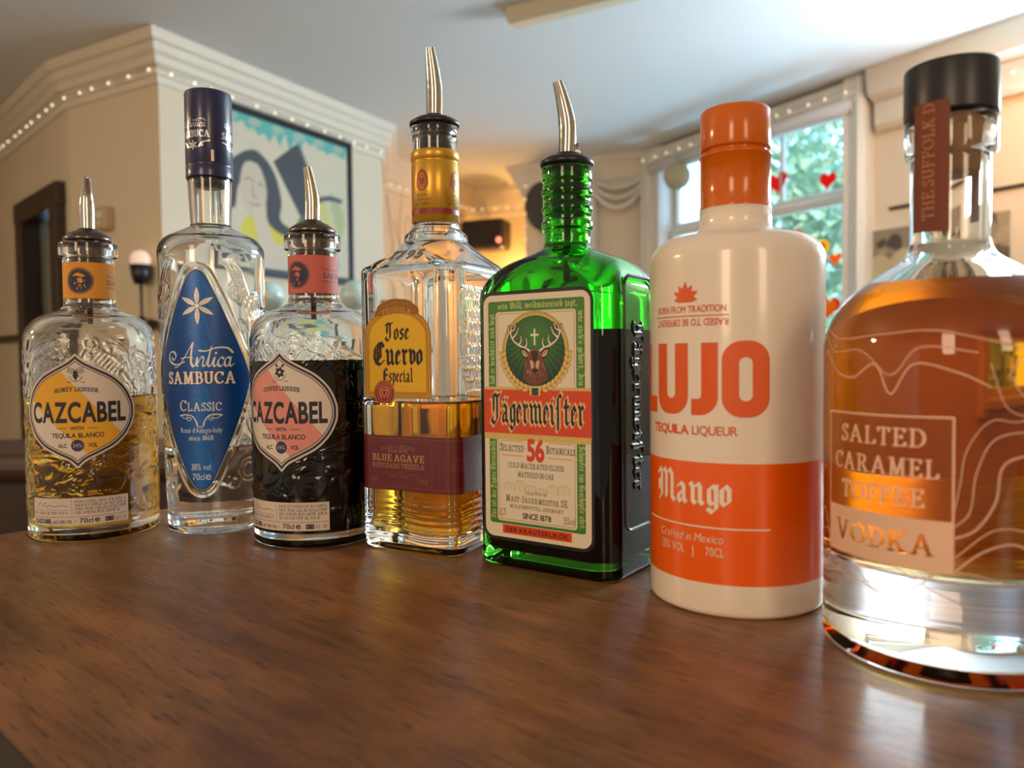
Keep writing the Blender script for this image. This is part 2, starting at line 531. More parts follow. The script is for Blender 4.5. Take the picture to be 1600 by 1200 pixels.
def serif_font():
    nib = (.078, .030, rad(10), 0)
    sn = .12
    D = {
        'A': ([[(0, 0), (.35, 1)], [(.35, 1), (.72, 0)], [(.13, .34), (.59, .34)]], [(0, 0), (.72, 0)]),
        'B': ([[(.1, 0), (.1, 1)], [(.1, .97), (.32, .97)] + arc(.32, .76, .2, .21, 90, -90) + [(.1, .55)], [(.32, .55)] + arc(.34, .29, .25, .26, 90, -90) + [(.1, .03)]], [(.06, 0), (.06, 1)]),
        'C': ([arc(.42, .5, .40, .48, 42, 318, 26), [(.72, .95), (.72, .72)]], []),
        'D': ([[(.1, 0), (.1, 1)], [(.1, .97), (.32, .97)] + arc(.32, .5, .42, .47, 90, -90, 20) + [(.1, .03)]], [(.06, 0), (.06, 1)]),
        'E': ([[(.1, 0), (.1, 1)], [(.1, .97), (.58, .97), (.58, .80)], [(.1, .52), (.42, .52)], [(.42, .60), (.42, .44)], [(.1, .03), (.62, .03), (.62, .22)]], [(.06, 0), (.06, 1)]),
        'F': ([[(.1, 0), (.1, 1)], [(.1, .97), (.58, .97), (.58, .78)], [(.1, .52), (.42, .52)], [(.42, .60), (.42, .44)]], [(.1, 0), (.06, 1)]),
        'G': ([arc(.42, .5, .40, .48, 42, 335, 26), [(.72, .95), (.72, .74)], [(.74, .05), (.74, .42)], [(.55, .42), (.86, .42)]], []),
        'H': ([[(.1, 0), (.1, 1)], [(.66, 0), (.66, 1)], [(.1, .52), (.66, .52)]], [(.1, 0), (.1, 1), (.66, 0), (.66, 1)]),
        'I': ([[(.1, 0), (.1, 1)]], [(.1, 0), (.1, 1)]),
        'J': ([[(.30, 1), (.30, .2)] + arc(.14, .2, .16, .2, 0, -140)], [(.30, 1)]),
        'K': ([[(.1, 0), (.1, 1)], [(.66, 1), (.14, .42)], [(.28, .56), (.68, 0)]], [(.1, 0), (.1, 1), (.64, 1), (.68, 0)]),
        'L': ([[(.1, 0), (.1, 1)], [(.1, .03), (.60, .03), (.60, .24)]], [(.06, 0), (.1, 1)]),
        'M': ([[(.08, 0), (.12, 1)], [(.12, 1), (.43, .05)], [(.43, .05), (.75, 1)], [(.75, 1), (.80, 0)]], [(.08, 0), (.06, 1), (.8, 0), (.8, 1)]),
        'N': ([[(.1, 0), (.1, 1)], [(.1, 1), (.66, 0)], [(.66, 0), (.66, 1)]], [(.1, 0), (.06, 1), (.66, 1)]),
        'O': ([arc(.43, .5, .42, .48, 0, 360, 36)], []),
        'P': ([[(.1, 0), (.1, 1)], [(.1, .97), (.32, .97)] + arc(.33, .72, .24, .25, 90, -90) + [(.1, .47)]], [(.1, 0), (.06, 1)]),
        'Q': ([arc(.43, .5, .42, .48, 0, 360, 36), [(.45, .2), (.6, -.06), (.82, -.16)]], []),
        'R': ([[(.1, 0), (.1, 1)], [(.1, .97), (.32, .97)] + arc(.33, .74, .23, .23, 90, -90) + [(.1, .51)], [(.36, .5), (.68, 0)]], [(.1, 0), (.06, 1), (.69, 0)]),
        'S': ([catmull([(.50, .80), (.40, .95), (.24, .97), (.10, .86), (.10, .68), (.28, .54), (.46, .42), (.52, .24), (.42, .07), (.24, .02), (.06, .16)], 5), [(.52, .96), (.52, .76)], [(.04, .04), (.04, .24)]], []),
        'T': ([[(.36, 0), (.36, 1)], [(.02, .78), (.02, .97), (.70, .97), (.70, .78)]], [(.36, 0)]),
        'U': ([[(.1, 1), (.1, .3)] + arc(.37, .3, .27, .28, 180, 360) + [(.64, 1)]], [(.1, 1), (.64, 1)]),
        'V': ([[(0, 1), (.36, 0)], [(.36, 0), (.72, 1)]], [(0, 1), (.72, 1)]),
        'W': ([[(0, 1), (.27, 0)], [(.27, 0), (.5, .95)], [(.5, .95), (.74, 0)], [(.74, 0), (1.0, 1)]], [(0, 1), (1, 1)]),
        'X': ([[(.04, 1), (.68, 0)], [(.66, 1), (.04, 0)]], [(.04, 1), (.68, 0), (.66, 1), (.04, 0)]),
        'Y': ([[(.0, 1), (.35, .46)], [(.70, 1), (.35, .46), (.35, 0)]], [(0, 1), (.7, 1), (.35, 0)]),
        'Z': ([[(.06, .78), (.06, .97), (.60, .97), (.04, .03), (.64, .03), (.64, .22)]], []),
        '-': ([[(.05, .4), (.3, .4)]], []), ',': ([[(.1, .05), (.05, -.15)]], []), "'": ([[(.08, 1), (.06, .8)]], []),
        '.': ([[(.05, .05)]], []), '·': ([[(.06, .42), (.09, .42)]], []),
    }
    D['Ä'] = (D['A'][0] + [[(.2, 1.22)], [(.5, 1.22)]], D['A'][1])
    D['Ü'] = (D['U'][0] + [[(.24, 1.2)], [(.5, 1.2)]], D['U'][1])
    out = {}
    for k, (p, sf) in D.items():
        p = [list(q) for q in p]
        for (x, y) in sf:
            yy = y + (.025 if y == 0 else -.025)
            p.append([(x - sn, yy), (x + sn, yy)])
        out[k] = Glyph(paths=p, nib=nib)
    return out


def black_font():
    nib = (.082, .024, rad(42), 1)

    def m(x, foot=True, top=.62):
        return [(x - .05, top + .03), (x + .03, top - .08), (x + .03, .10)] + ([(x + .11, .02)] if foot else [(x + .03, 0)])
    bowl = [(.03, .52), (.03, .12), (.11, .03), (.25, .13), (.25, .50), (.14, .62), (.03, .52)]
    D = {
        'a': [[(.0, .52), (.10, .62), (.22, .52), (.22, .10), (.30, .02)], [(.22, .36), (.06, .30), (.02, .20), (.02, .10), (.08, .02), (.22, .13)]],
        'b': [[(-.02, 1.), (.03, .94), (.03, .12), (.11, .03), (.25, .13), (.25, .50), (.14, .62), (.03, .50)]],
        'c': [[(.22, .50), (.13, .62), (.03, .50), (.03, .12), (.11, .02), (.22, .10)]],
        'd': [[(.25, .13), (.11, .03), (.03, .12), (.03, .48), (.12, .58), (.25, .48)], [(-.02, 1.), (.25, .70), (.25, .12), (.32, .03)]],
        'e': [[(.22, .12), (.11, .02), (.03, .12), (.03, .50), (.12, .62), (.23, .48), (.05, .30)]],
        'f': [[(.26, .92), (.16, 1.0), (.06, .88), (.06, 0)], [(-.05, .58), (.22, .58)]],
        'g': [bowl, [(.25, .62), (.25, -.10), (.13, -.22), (-.01, -.12)]],
        'h': [[(-.02, 1.), (.03, .94), (.03, .02)], [(.03, .48), (.16, .62), (.25, .5), (.25, .08), (.18, -.06)]],
        'i': [m(.03), [(.05, .80), (.07, .78)]],
        'j': [[(.0, .64), (.08, .54), (.08, -.1), (-.02, -.2)], [(.08, .80), (.1, .78)]],
        'k': [[(-.02, 1.), (.03, .94), (.03, .02)], [(.03, .40), (.2, .62), (.24, .5), (.08, .34), (.28, .02)]],
        'l': [[(-.02, 1.), (.05, .92), (.05, .10), (.13, .02)]],
        'm': [m(.03), m(.28), m(.53), [(.06, .50), (.24, .64)], [(.31, .50), (.49, .64)]],
        'n': [m(.03), m(.28), [(.06, .50), (.24, .64)]],
        'o': [bowl],
        'p': [[(-.02, .64), (.03, .54), (.03, -.24)], [(.03, .50), (.14, .62), (.25, .50), (.25, .13), (.13, .03), (.03, .12)]],
        'r': [m(.03), [(.06, .50), (.16, .63), (.22, .54)]],
        's': [[(.24, .54), (.14, .62), (.03, .52), (.05, .40), (.22, .27), (.22, .12), (.12, .02), (.0, .10)]],
        'ſ': [[(.24, .92), (.15, 1.0), (.06, .88), (.06, -.16)], [(-.03, .56), (.06, .62)]],
        't': [[(.06, .84), (.06, .10), (.14, .02), (.22, .10)], [(-.05, .60), (.2, .60)]],
        'u': [m(.03), m(.28), [(.10, .03), (.27, .14)]],
        'v': [[(-.02, .66), (.05, .54), (.05, .13), (.13, .03), (.26, .14), (.26, .50), (.15, .62)]],
        'w': [[(-.02, .66), (.05, .54), (.05, .13), (.13, .03), (.26, .14)], [(.19, .66), (.26, .54), (.26, .13), (.34, .03), (.48, .14), (.48, .50), (.36, .62)]],
        'z': [[(.0, .58), (.22, .58), (.03, .3), (.2, .26), (.2, .08), (.0, -.06)]],
        'ß': [[(.04, 0), (.04, .88), (.14, 1), (.24, .88), (.12, .6), (.26, .46), (.26, .12), (.14, .02)]],
        ',': [[(.05, .06), (.02, -.1)]], '.': [[(.05, .05), (.07, .03)]], "'": [[(.05, .95), (.04, .8)]],
        'J': [[(-.02, .86), (.14, .97), (.34, .90), (.50, .97)], [(.32, .92), (.32, .14), (.16, -.06), (-.02, .06), (.02, .16)], [(.10, .90), (.10, .40)]],
        'C': [[(.62, .80), (.50, .97), (.28, .93), (.10, .74), (.06, .34), (.18, .08), (.40, 0), (.62, .16)], [(.30, .90), (.24, .60), (.28, .16)], [(.42, .92), (.42, .30)]],
        'E': [[(.52, .84), (.36, .98), (.14, .84), (.10, .30), (.22, .06), (.40, .02), (.54, .16)], [(.26, .92), (.26, .10)], [(.14, .50), (.46, .54), (.48, .42)]],
        'M': [[(.0, .84), (.10, .98), (.20, .84), (.20, .12), (.08, .0)], [(.22, .86), (.36, 1.), (.46, .84), (.46, .1)], [(.48, .86), (.62, 1.), (.74, .84), (.74, .12), (.84, .02)], [(.06, .6), (.06, .3)]],
        'D': [[(.05, .9), (.3, .97), (.5, .7), (.5, .25), (.3, .02), (.05, .1)], [(.18, .9), (.18, .1)]],
        'W': [[(0, .95), (.08, .85), (.08, .13), (.16, .03), (.32, .14)], [(.24, .98), (.32, .85), (.32, .13), (.42, .03), (.58, .2), (.58, .8), (.44, .97)]],
        'S': [[(.48, .84), (.3, .98), (.08, .84), (.14, .62), (.44, .4), (.44, .16), (.24, .0), (0, .12)], [(.26, .9), (.26, .12)]],
        'G': [[(.58, .84), (.36, .98), (.1, .76), (.1, .28), (.3, .02), (.56, .16), (.56, .5), (.36, .5)], [(.28, .9), (.28, .12)]],
        'H': [[(.0, .9), (.12, .98), (.16, .86), (.16, .06)], [(.16, .52), (.36, .64), (.5, .5), (.5, .1), (.38, -.1)]],
        'I': [[(0, .9), (.16, .97), (.3, .9)], [(.16, .92), (.16, .14), (.04, .02)]],
    }
    out = {}
    for k in list(D):
        out[k] = Glyph(paths=D[k], nib=nib)
    for a, b in (('ä', 'a'), ('ö', 'o'), ('ü', 'u')):
        out[a] = Glyph(paths=D[b] + [[(.05, .80), (.07, .78)], [(.22, .80), (.24, .78)]], nib=nib)
    return out


SERIF = serif_font()
BLACK = black_font()


class Art:
    """a sheet of colour in millimetres: x across, z up"""
    def __init__(s, x0, x1, z0, z1, res=.22):
        s.res = res
        s.x = np.arange(x0, x1 + res * .5, res); s.z = np.arange(z0, z1 + res * .5, res)
        s.X, s.Z = np.meshgrid(s.x, s.z)
        s.C = np.zeros(s.X.shape + (3,)); s.A = np.zeros(s.X.shape)

    def win(s, b):
        i0 = max(0, int((b[2] - s.z[0]) / s.res) - 1); i1 = min(len(s.z), int((b[3] - s.z[0]) / s.res) + 3)
        j0 = max(0, int((b[0] - s.x[0]) / s.res) - 1); j1 = min(len(s.x), int((b[1] - s.x[0]) / s.res) + 3)
        return slice(i0, max(i0, i1)), slice(j0, max(j0, j1))

    def paint(s, w, d, color, alpha=1., cover=True):
        a = np.clip(d / s.res + .5, 0, 1) * alpha
        C = s.C[w]; A = s.A[w]
        col = np.asarray(color(s.X[w], s.Z[w]) if callable(color) else color, float)
        if cover:
            na = a + A * (1 - a)
            wgt = np.where(na > 1e-6, a / np.maximum(na, 1e-6), 0)[..., None]
            s.C[w] = C * (1 - wgt) + col * wgt
            s.A[w] = na
        else:                                   # cut away
            s.A[w] = A * (1 - a)

    def poly(s, pts, color, grow=0, alpha=1., cover=True, holes=()):
        pts = np.asarray(pts, float)
        b = (pts[:, 0].min() - grow, pts[:, 0].max() + grow, pts[:, 1].min() - grow, pts[:, 1].max() + grow)
        w = s.win(b)
        X = s.X[w]
        if X.size:
            d = polysd(loop_edges(pts, *holes), X.ravel(), s.Z[w].ravel()).reshape(X.shape)
            s.paint(w, d + grow, color, alpha, cover)

    def line(s, pts, width, color, alpha=1., closed=False):
        pts = np.asarray(pts, float)
        if closed: pts = np.vstack([pts, pts[:1]])
        h = width / 2
        e = np.stack([pts[:-1], pts[1:]], 1)
        b = (pts[:, 0].min() - h, pts[:, 0].max() + h, pts[:, 1].min() - h, pts[:, 1].max() + h)
        w = s.win(b)
        X = s.X[w]
        if X.size:
            x = X.ravel(); y = s.Z[w].ravel()
            dm = np.full(len(x), 1e9)
            for a, q in e:
                D = q - a; ux = x - a[0]; uy = y - a[1]
                t = np.clip((ux * D[0] + uy * D[1]) / (D @ D + 1e-12), 0, 1)
                dm = np.minimum(dm, (ux - t * D[0]) ** 2 + (uy - t * D[1]) ** 2)
            s.paint(w, h - np.sqrt(dm).reshape(X.shape), color, alpha)

    def circle(s, cx, cz, r, color, alpha=1., ring=None, cover=True):
        w = s.win((cx - r - 1, cx + r + 1, cz - r - 1, cz + r + 1))
        d = r - np.hypot(s.X[w] - cx, s.Z[w] - cz)
        if ring: d = ring / 2 - np.abs(d)
        s.paint(w, d, color, alpha, cover)

    def rect(s, x0, x1, z0, z1, color, r=0., alpha=1., line=None, cover=True):
        w = s.win((x0 - 1, x1 + 1, z0 - 1, z1 + 1))
        qx = np.abs(s.X[w] - (x0 + x1) / 2) - (x1 - x0) / 2 + r; qz = np.abs(s.Z[w] - (z0 + z1) / 2) - (z1 - z0) / 2 + r
        d = -(np.hypot(np.maximum(qx, 0), np.maximum(qz, 0)) + np.minimum(np.maximum(qx, qz), 0) - r)
        if line: d = line / 2 - np.abs(d)
        s.paint(w, d, color, alpha, cover)

    def glyph(s, g, ox, oz, ang, sx, sz, color, bold=0., alpha=1., shear=0., cover=True):
        cs = []
        for x in (g.x0, g.x1):
            for y in (g.y0, g.y1):
                lx = (x + shear * y) * sx; lz = y * sz
                cs.append((ox + lx * math.cos(ang) - lz * math.sin(ang), oz + lx * math.sin(ang) + lz * math.cos(ang)))
        cs = np.array(cs); m = abs(bold) + s.res
        w = s.win((cs[:, 0].min() - m, cs[:, 0].max() + m, cs[:, 1].min() - m, cs[:, 1].max() + m))
        X = s.X[w]
        if not X.size: return
        dx = X - ox; dz = s.Z[w] - oz
        lx = (dx * math.cos(ang) + dz * math.sin(ang)) / sx; lz = (-dx * math.sin(ang) + dz * math.cos(ang)) / sz
        d = g.sd(lx - shear * lz, lz) * min(abs(sx), abs(sz))
        s.paint(w, d + bold, color, alpha, cover)

    def text(s, t, x, z, h, color, font='sans', w=None, sx=1., bold=0., track=.06, align='c', arc=None, rot=0., mirror=False, alpha=1., shear=0., sc=False, cover=True, outline=None):
        """h cap height in mm; bold as a share of h; sc draws lower case as small capitals; arc is the radius of the baseline"""
        items = []; pos = 0.
        for ch in t:
            k = 1.
            if ch == ' ':
                pos += .46 if font == 'sans' else .34; continue
            if font == 'sans':
                g = sans(ch)
            else:
                T = SERIF if font == 'serif' else BLACK
                if font == 'serif' and ch.upper() != ch and ch.upper() in T:
                    if sc: k = .78
                    ch = ch.upper()
                g = T.get(ch) or sans(ch)
            items.append((g, pos, k)); pos += g.adv * k + track + (.06 if font == 'sans' else -.05 if font == 'black' else .05)
        pos -= track
        if w: sx = w / (pos * h)
        tot = pos * h * sx
        off = {'c': -tot / 2, 'l': 0, 'r': -tot}[align]
        for lay in (((outline[0], outline[1]), (0, color)) if outline else ((0, color),)):
            for g, p, k in items:
                px = off + (p - g.x0 * k) * h * sx
                if arc:
                    mid = off + (p + g.adv * k / 2) * h * sx
                    a = mid / arc; px -= mid
                    ox = x + arc * math.sin(a) + px * math.cos(a); oz = z - arc + arc * math.cos(a) - px * math.sin(a)
                    s.glyph(g, ox, oz, -a, h * sx * k, h * k, lay[1], bold * h + lay[0], alpha, shear, cover)
                else:
                    c, q = math.cos(rot), math.sin(rot)
                    s.glyph(g, x + px * c, z + px * q, rot, h * sx * k, h * k, lay[1], bold * h + lay[0], alpha, shear, cover)

    def pen(s, pts, a, b, ang, color, alpha=1., sq=0):
        """broad-pen stroke in millimetres"""
        g = Glyph(paths=[pts], nib=(a, b, ang, sq))
        s.glyph(g, 0, 0, 0, 1, 1, color, alpha=alpha)

    def rgba(s):
        c = srgb(np.clip(s.C, 0, 255))
        return np.concatenate([c, s.A[..., None]], -1)


def outline(a, b, rc):
    """perimeter of a rounded rectangle measured from the middle of its front (-Y): u -> x, y, nx, ny (metres)"""
    fa, fb, q = a - rc, b - rc, rc * math.pi / 2

    def f(u):
        u = np.asarray(u, float)
        s = np.sign(u) + (u == 0); v = np.abs(u)
        x = np.empty_like(v); y = np.empty_like(v); nx = np.empty_like(v); ny = np.empty_like(v)
        m = v <= fa
        x[m], y[m], nx[m], ny[m] = v[m], -b, 0, -1
        m2 = (v > fa) & (v <= fa + q)
        t = (v[m2] - fa) / max(rc, 1e-9)
        x[m2], y[m2], nx[m2], ny[m2] = fa + rc * np.sin(t), -fb - rc * np.cos(t), np.sin(t), -np.cos(t)
        m3 = (v > fa + q) & (v <= fa + q + 2 * fb)
        x[m3], y[m3], nx[m3], ny[m3] = a, -fb + v[m3] - fa - q, 1, 0
        m4 = v > fa + q + 2 * fb
        t = np.minimum((v[m4] - fa - q - 2 * fb) / max(rc, 1e-9), math.pi / 2)
        x[m4], y[m4], nx[m4], ny[m4] = fa + rc * np.cos(t), fb + rc * np.sin(t), np.cos(t), np.sin(t)
        return x * s, y, nx * s, ny
    return f


def label(name, art, surf, m, parent, off=.00015, cut=.5, relief=None, base=None):
    """lays an Art sheet on a bottle: keeps only the cells it covers"""
    x, y, nx, ny = surf(art.x / 1000)
    A = art.A
    o = np.full(A.shape, off)
    if relief is not None: o = o + relief * A
    if base is not None: o = o + base
    V = np.stack([x + nx * o, y + ny * o, np.broadcast_to(art.z[:, None] / 1000, A.shape)], -1)
    ny_, nx_ = A.shape
    F = gridF(ny_, nx_)
    af = A.ravel()[F]
    F = F[(af.max(1) if cut < .1 else af.mean(1)) >= cut]
    used = np.unique(F)
    remap = np.full(A.size, -1); remap[used] = np.arange(len(used))
    ob = qmesh(name, V.reshape(-1, 3)[used], remap[F], m, parent, True)
    at = ob.data.attributes.new('art', 'FLOAT_COLOR', 'POINT')
    at.data.foreach_set('color', art.rgba().reshape(-1, 4)[used].astype(np.float32).ravel())
    return ob


# ================================================================ bottle shapes
def fillet(P, step=.0012):
    """polyline of (r, z[, fillet]) -> smooth dense profile"""
    pts = []
    n = len(P)
    for i, p in enumerate(P):
        p2 = np.array(p[:2], float); f = p[2] if len(p) > 2 else 0
        if f and 0 < i < n - 1:
            a = np.array(P[i - 1][:2], float) - p2; b = np.array(P[i + 1][:2], float) - p2
            la, lb = np.linalg.norm(a), np.linalg.norm(b); a /= la; b /= lb
            th = math.acos(max(-1, min(1, a @ b)))
            if th < .02 or th > 3.12:
                pts.append(p2); continue
            d = min(f / math.tan(th / 2), la * .49, lb * .49)
            r = d * math.tan(th / 2)
            c = p2 + (a + b) / np.linalg.norm(a + b) * (r / math.sin(th / 2))
            s, e = p2 + a * d - c, p2 + b * d - c
            a0, a1 = math.atan2(s[1], s[0]), math.atan2(e[1], e[0])
            da = (a1 - a0 + math.pi) % (2 * math.pi) - math.pi
            k = max(3, min(16, int(abs(da) * r / step) + 3))
            for t in np.linspace(0, 1, k):
                pts.append(c + r * np.array([math.cos(a0 + da * t), math.sin(a0 + da * t)]))
        else:
            pts.append(p2)
    out = [pts[0]]
    for q in pts[1:]:
        d = np.linalg.norm(q - out[-1])
        if d < 1e-6: continue
        k = max(1, int(d / (step * 4)))
        a = out[-1]
        for t in range(1, k + 1): out.append(a + (q - a) * t / k)
    return np.array(out)


def dense(P, step):
    out = [P[0]]
    for q in P[1:]:
        a = out[-1]; k = max(1, int(math.ceil(np.linalg.norm(q - a) / step)))
        for t in range(1, k + 1): out.append(a + (q - a) * t / k)
    return np.array(out)


def radial(th, a, b, rc):
    """distance from the axis to a rounded rectangle at angle th"""
    c = np.abs(np.cos(th)); s = np.abs(np.sin(th))
    c = np.maximum(c, 1e-9); s = np.maximum(s, 1e-9)
    fa, fb = a - rc, b - rc
    t1, t2 = a / c, b / s
    B = c * fa + s * fb
    D = np.maximum(B * B - (fa * fa + fb * fb - rc * rc), 0)
    t3 = B + np.sqrt(D)
    return np.where(t1 * s <= fb, t1, np.where(t2 * c <= fa, t2, t3))


def loft(prof, sec, n):
    th = np.arange(n) * 2 * math.pi / n - math.pi / 2
    V = []
    for r, z in prof:
        a, b, rc = sec(r, z)
        R = radial(th, a, b, rc) if r > 1e-7 else np.zeros(n)
        V.append(np.stack([R * np.cos(th), R * np.sin(th), np.full(n, z)], -1))
    return np.array(V)


ROUND = lambda r, z: (r, r, r)


def bottle(parent, outer, inner, level, sec=ROUND, glassm=None, liquidm=None, n=128, emboss=None, zone=None, step=.0007, name='glass_bottle'):
    """glass wall (outside, rim, dry inside) as one part, the drink as another; outer and inner run from base centre to rim"""
    O = fillet(outer); I = fillet(inner)
    if emboss is not None:
        a = [p for p in O]
        m = (O[:, 1] >= zone[0]) & (O[:, 1] <= zone[1]) & (O[:, 0] > .02)
        k0, k1 = np.where(m)[0][[0, -1]]
        O = np.vstack([O[:k0], dense(O[k0:k1 + 1], step), O[k1 + 1:]])
    k = int(np.argmax(I[:, 1] > level)) if level else 0
    if level:
        t = (level - I[k - 1, 1]) / (I[k, 1] - I[k - 1, 1])
        cut = I[k - 1] + (I[k] - I[k - 1]) * t
        wet = np.vstack([I[:k], cut]); dry = np.vstack([cut, I[k:]])
    else:
        wet = None; dry = I
    VO = loft(O, sec, n)
    if emboss is not None:
        h = emboss(VO)
        r = np.hypot(VO[..., 0], VO[..., 1]) + 1e-9
        VO[..., 0] *= 1 + h / r; VO[..., 1] *= 1 + h / r
    VI = loft(dry[::-1], sec, n)
    V = np.vstack([VO, VI])
    g = qmesh(name, V.reshape(-1, 3), gridF(len(V), n, True), glassm or M['clear'], parent)
    if wet is not None:
        rim = wet[-1, 0]
        top = [(rim * q, level - .0010 * (1 - q ** 8)) for q in (.985, .95, .8, .5, .2, 0)]
        P = np.vstack([wet, np.array(top)])
        VL = loft(P, sec, n)
        idx = np.repeat(np.where(np.arange(len(P) - 1) >= len(wet) - 1, 1, 0), n)
        qmesh('liquid', VL.reshape(-1, 3), gridF(len(P), n, True), liquidm, parent, True, idx)
    return g


def liquid_mats(name, rgb, dens):
    return [glass(name + '_against_glass', (1, 1, 1, 1), 1.36 / 1.5, 0, rgb + (dens,)), glass(name + '_surface', (1, 1, 1, 1), 1.36, 0, rgb + (dens,))]


def lathe_part(name, prof, m, parent, n=64, z=0, smooth=True):
    b = MB(); b.lathe(np.asarray(prof) + np.array([0, z]), n)
    return b.build(name, m, parent, smooth)


def spout(parent, z, lean, m, tall=.044, r0=.0050, straight=False):
    """curved steel pouring tube, hollow at the tip; lean is the horizontal shift of the tip in the bottle's own frame"""
    lx, ly = lean
    if straight:
        K = [(0, 0), (0, .3), (0, .5), (.2, .7), (1, 1)]
    else:
        K = [(0, 0), (-.10, .25), (-.05, .48), (.38, .74), (1, 1)]
    c = catmull([(lx * a, ly * a, z + tall * t) for a, t in K], 8)
    t = np.linspace(0, 1, len(c))
    r = np.interp(t, [0, .30, .5, .7, 1], [r0, r0 * 1.02, r0, r0 * .86, r0 * .60])
    b = MB(); b.tube(c, r, 20, cap=False)
    ci = c[::-1][:20]; ri = r[::-1][:20] * .80
    b.tube(np.vstack([c[-1:] + (c[-1] - c[-2]) * .02, ci]), np.concatenate([[r[-1] * .95], ri]), 20, cap=False)
    return b.build('spout', m, parent, True)


def relief_sheet(art, amp):
    """height lookup from an Art sheet (its alpha), millimetre coordinates"""
    A = art.A

    def f(u, z):
        j = (u - art.x[0]) / art.res; i = (z - art.z[0]) / art.res
        ok = (j >= 0) & (i >= 0) & (j < len(art.x) - 1.01) & (i < len(art.z) - 1.01)
        j = np.clip(j, 0, len(art.x) - 2.01); i = np.clip(i, 0, len(art.z) - 2.01)
        j0 = j.astype(int); i0 = i.astype(int); fj = j - j0; fi = i - i0
        h = A[i0, j0] * (1 - fj) * (1 - fi) + A[i0, j0 + 1] * fj * (1 - fi) + A[i0 + 1, j0] * (1 - fj) * fi + A[i0 + 1, j0 + 1] * fj * fi
        return np.where(ok, h, 0) * amp
    return f


def soften(art, k=1):
    A = art.A
    for _ in range(k):
        P = np.pad(A, 1, mode='edge')
        A = (P[:-2, 1:-1] + P[2:, 1:-1] + P[1:-1, :-2] + P[1:-1, 2:] + 2 * A) / 6
    art.A = A


NAVY = (34, 36, 62)
INK = (30, 30, 44)
# ================================================================ the room
def right_offset(path, d):
    """polyline moved d to its right-hand side, mitred"""
    P = np.asarray(path, float)
    T = np.diff(P, axis=0); T /= np.linalg.norm(T, axis=1)[:, None]
    N = np.stack([T[:, 1], -T[:, 0]], 1)
    out = [P[0] + N[0] * d]
    for i in range(1, len(P) - 1):
        b = N[i - 1] + N[i]
        out.append(P[i] + b * d * 2 / (b @ b) if b @ b > .2 else P[i] + N[i] * d)
    out.append(P[-1] + N[-1] * d)
    return np.array(out)


def sweep(name, path, prof, m, parent=None, kind=None):
    """profile of (distance into the room, z) carried along a wall line"""
    V = []
    for d, z in prof:
        V.append(np.column_stack([right_offset(path, d), np.full(len(path), z)]))
    V = np.array(V)
    o = qmesh(name, V.reshape(-1, 3), gridF(len(prof), len(path)), m, parent, False)
    return tag(o, kind=kind)


def wall(name, A, B, z0=0, z1=2.6, t=.12, m=None, parent=None):
    """slab whose room face runs from A to B with the room on the right"""
    P = np.array([A, B], float)
    Q = right_offset(P, -t)
    V = [(p[0], p[1], z) for z in (z0, z1) for p in (P[0], P[1], Q[1], Q[0])]
    F = [(0, 1, 5, 4), (1, 2, 6, 5), (2, 3, 7, 6), (3, 0, 4, 7), (4, 5, 6, 7), (3, 2, 1, 0)]
    return tag(qmesh(name, V, F, m or M['wall'], parent, False), kind='structure')


def frame2(A, B):
    A = np.asarray(A, float); B = np.asarray(B, float)
    t = (B - A) / np.linalg.norm(B - A)
    return A, t, np.array([t[1], -t[0]])


# floor, ceiling
b = MB(); b.box((0, 3, -.05), (9, 13, .1)); tag(b.build('floor', M['floor']), kind='structure')
def prism(name, pts, z0, z1, m):
    import bmesh
    bm = bmesh.new()
    lo = [bm.verts.new((x, y, z0)) for x, y in pts]; hi = [bm.verts.new((x, y, z1)) for x, y in pts]
    bm.faces.new(lo); bm.faces.new(hi)
    for i in range(len(pts)):
        j = (i + 1) % len(pts)
        bm.faces.new((lo[i], lo[j], hi[j], hi[i]))
    bmesh.ops.recalc_face_normals(bm, faces=bm.faces)
    me = bpy.data.meshes.new(name); bm.to_mesh(me); bm.free()
    me.materials.append(m)
    o = bpy.data.objects.new(name, me); COL.objects.link(o)
    return tag(o, kind='structure')
prism('ceiling', [(-4.6, -2.9), (3.1, -2.9), (3.1, 2.4), (2.36, 3.5), (1.98, 4.09), (1.08, 5.57), (.24, 5.98), (.62, 6.45), (.3, 7.2), (-4.6, 7.2)], 2.6, 2.7, M['ceil'])

LEFT = right_offset([(-3.75, 5.26), (-2.856, 4.362), (-2.197, 3.70), (-1.516, 3.317), (-.697, 4.757), (-.80, 5.44)], -.09)
names = ['wall_left', 'wall_left_passage', 'wall_left_chamfer', 'wall_left_pillar', 'wall_left_return']
DA, DT, DN = frame2(LEFT[1], LEFT[2])
dl = float(np.linalg.norm(LEFT[2] - LEFT[1]))
wall('wall_left', LEFT[0], LEFT[1])
# door opening in the angled passage wall
d0, d1 = .08, dl - .12
wall('wall_left_passage', DA, DA + DT * d0)
wall('wall_left_passage_end', DA + DT * d1, LEFT[2])
wall('wall_left_passage_top', DA + DT * d0, DA + DT * d1, 2.0, 2.6)
wall('wall_left_chamfer', LEFT[2], LEFT[3])
wall('wall_left_pillar', LEFT[3], LEFT[4])
wall('wall_left_return', LEFT[4], LEFT[5])
crown = [(0, 2.395), (.012, 2.395), (.014, 2.425), (.026, 2.432), (.028, 2.462), (.045, 2.468), (.050, 2.50), (.066, 2.515), (.070, 2.548), (.085, 2.555), (.092, 2.585), (.098, 2.598)]
wall('wall_left_far', (-4.3, -2.9), (-4.3, 5.9))
wall('wall_left_end', (-4.3, 5.85), LEFT[0])
sweep('trim_1', LEFT, crown, M['crown'], kind='structure')
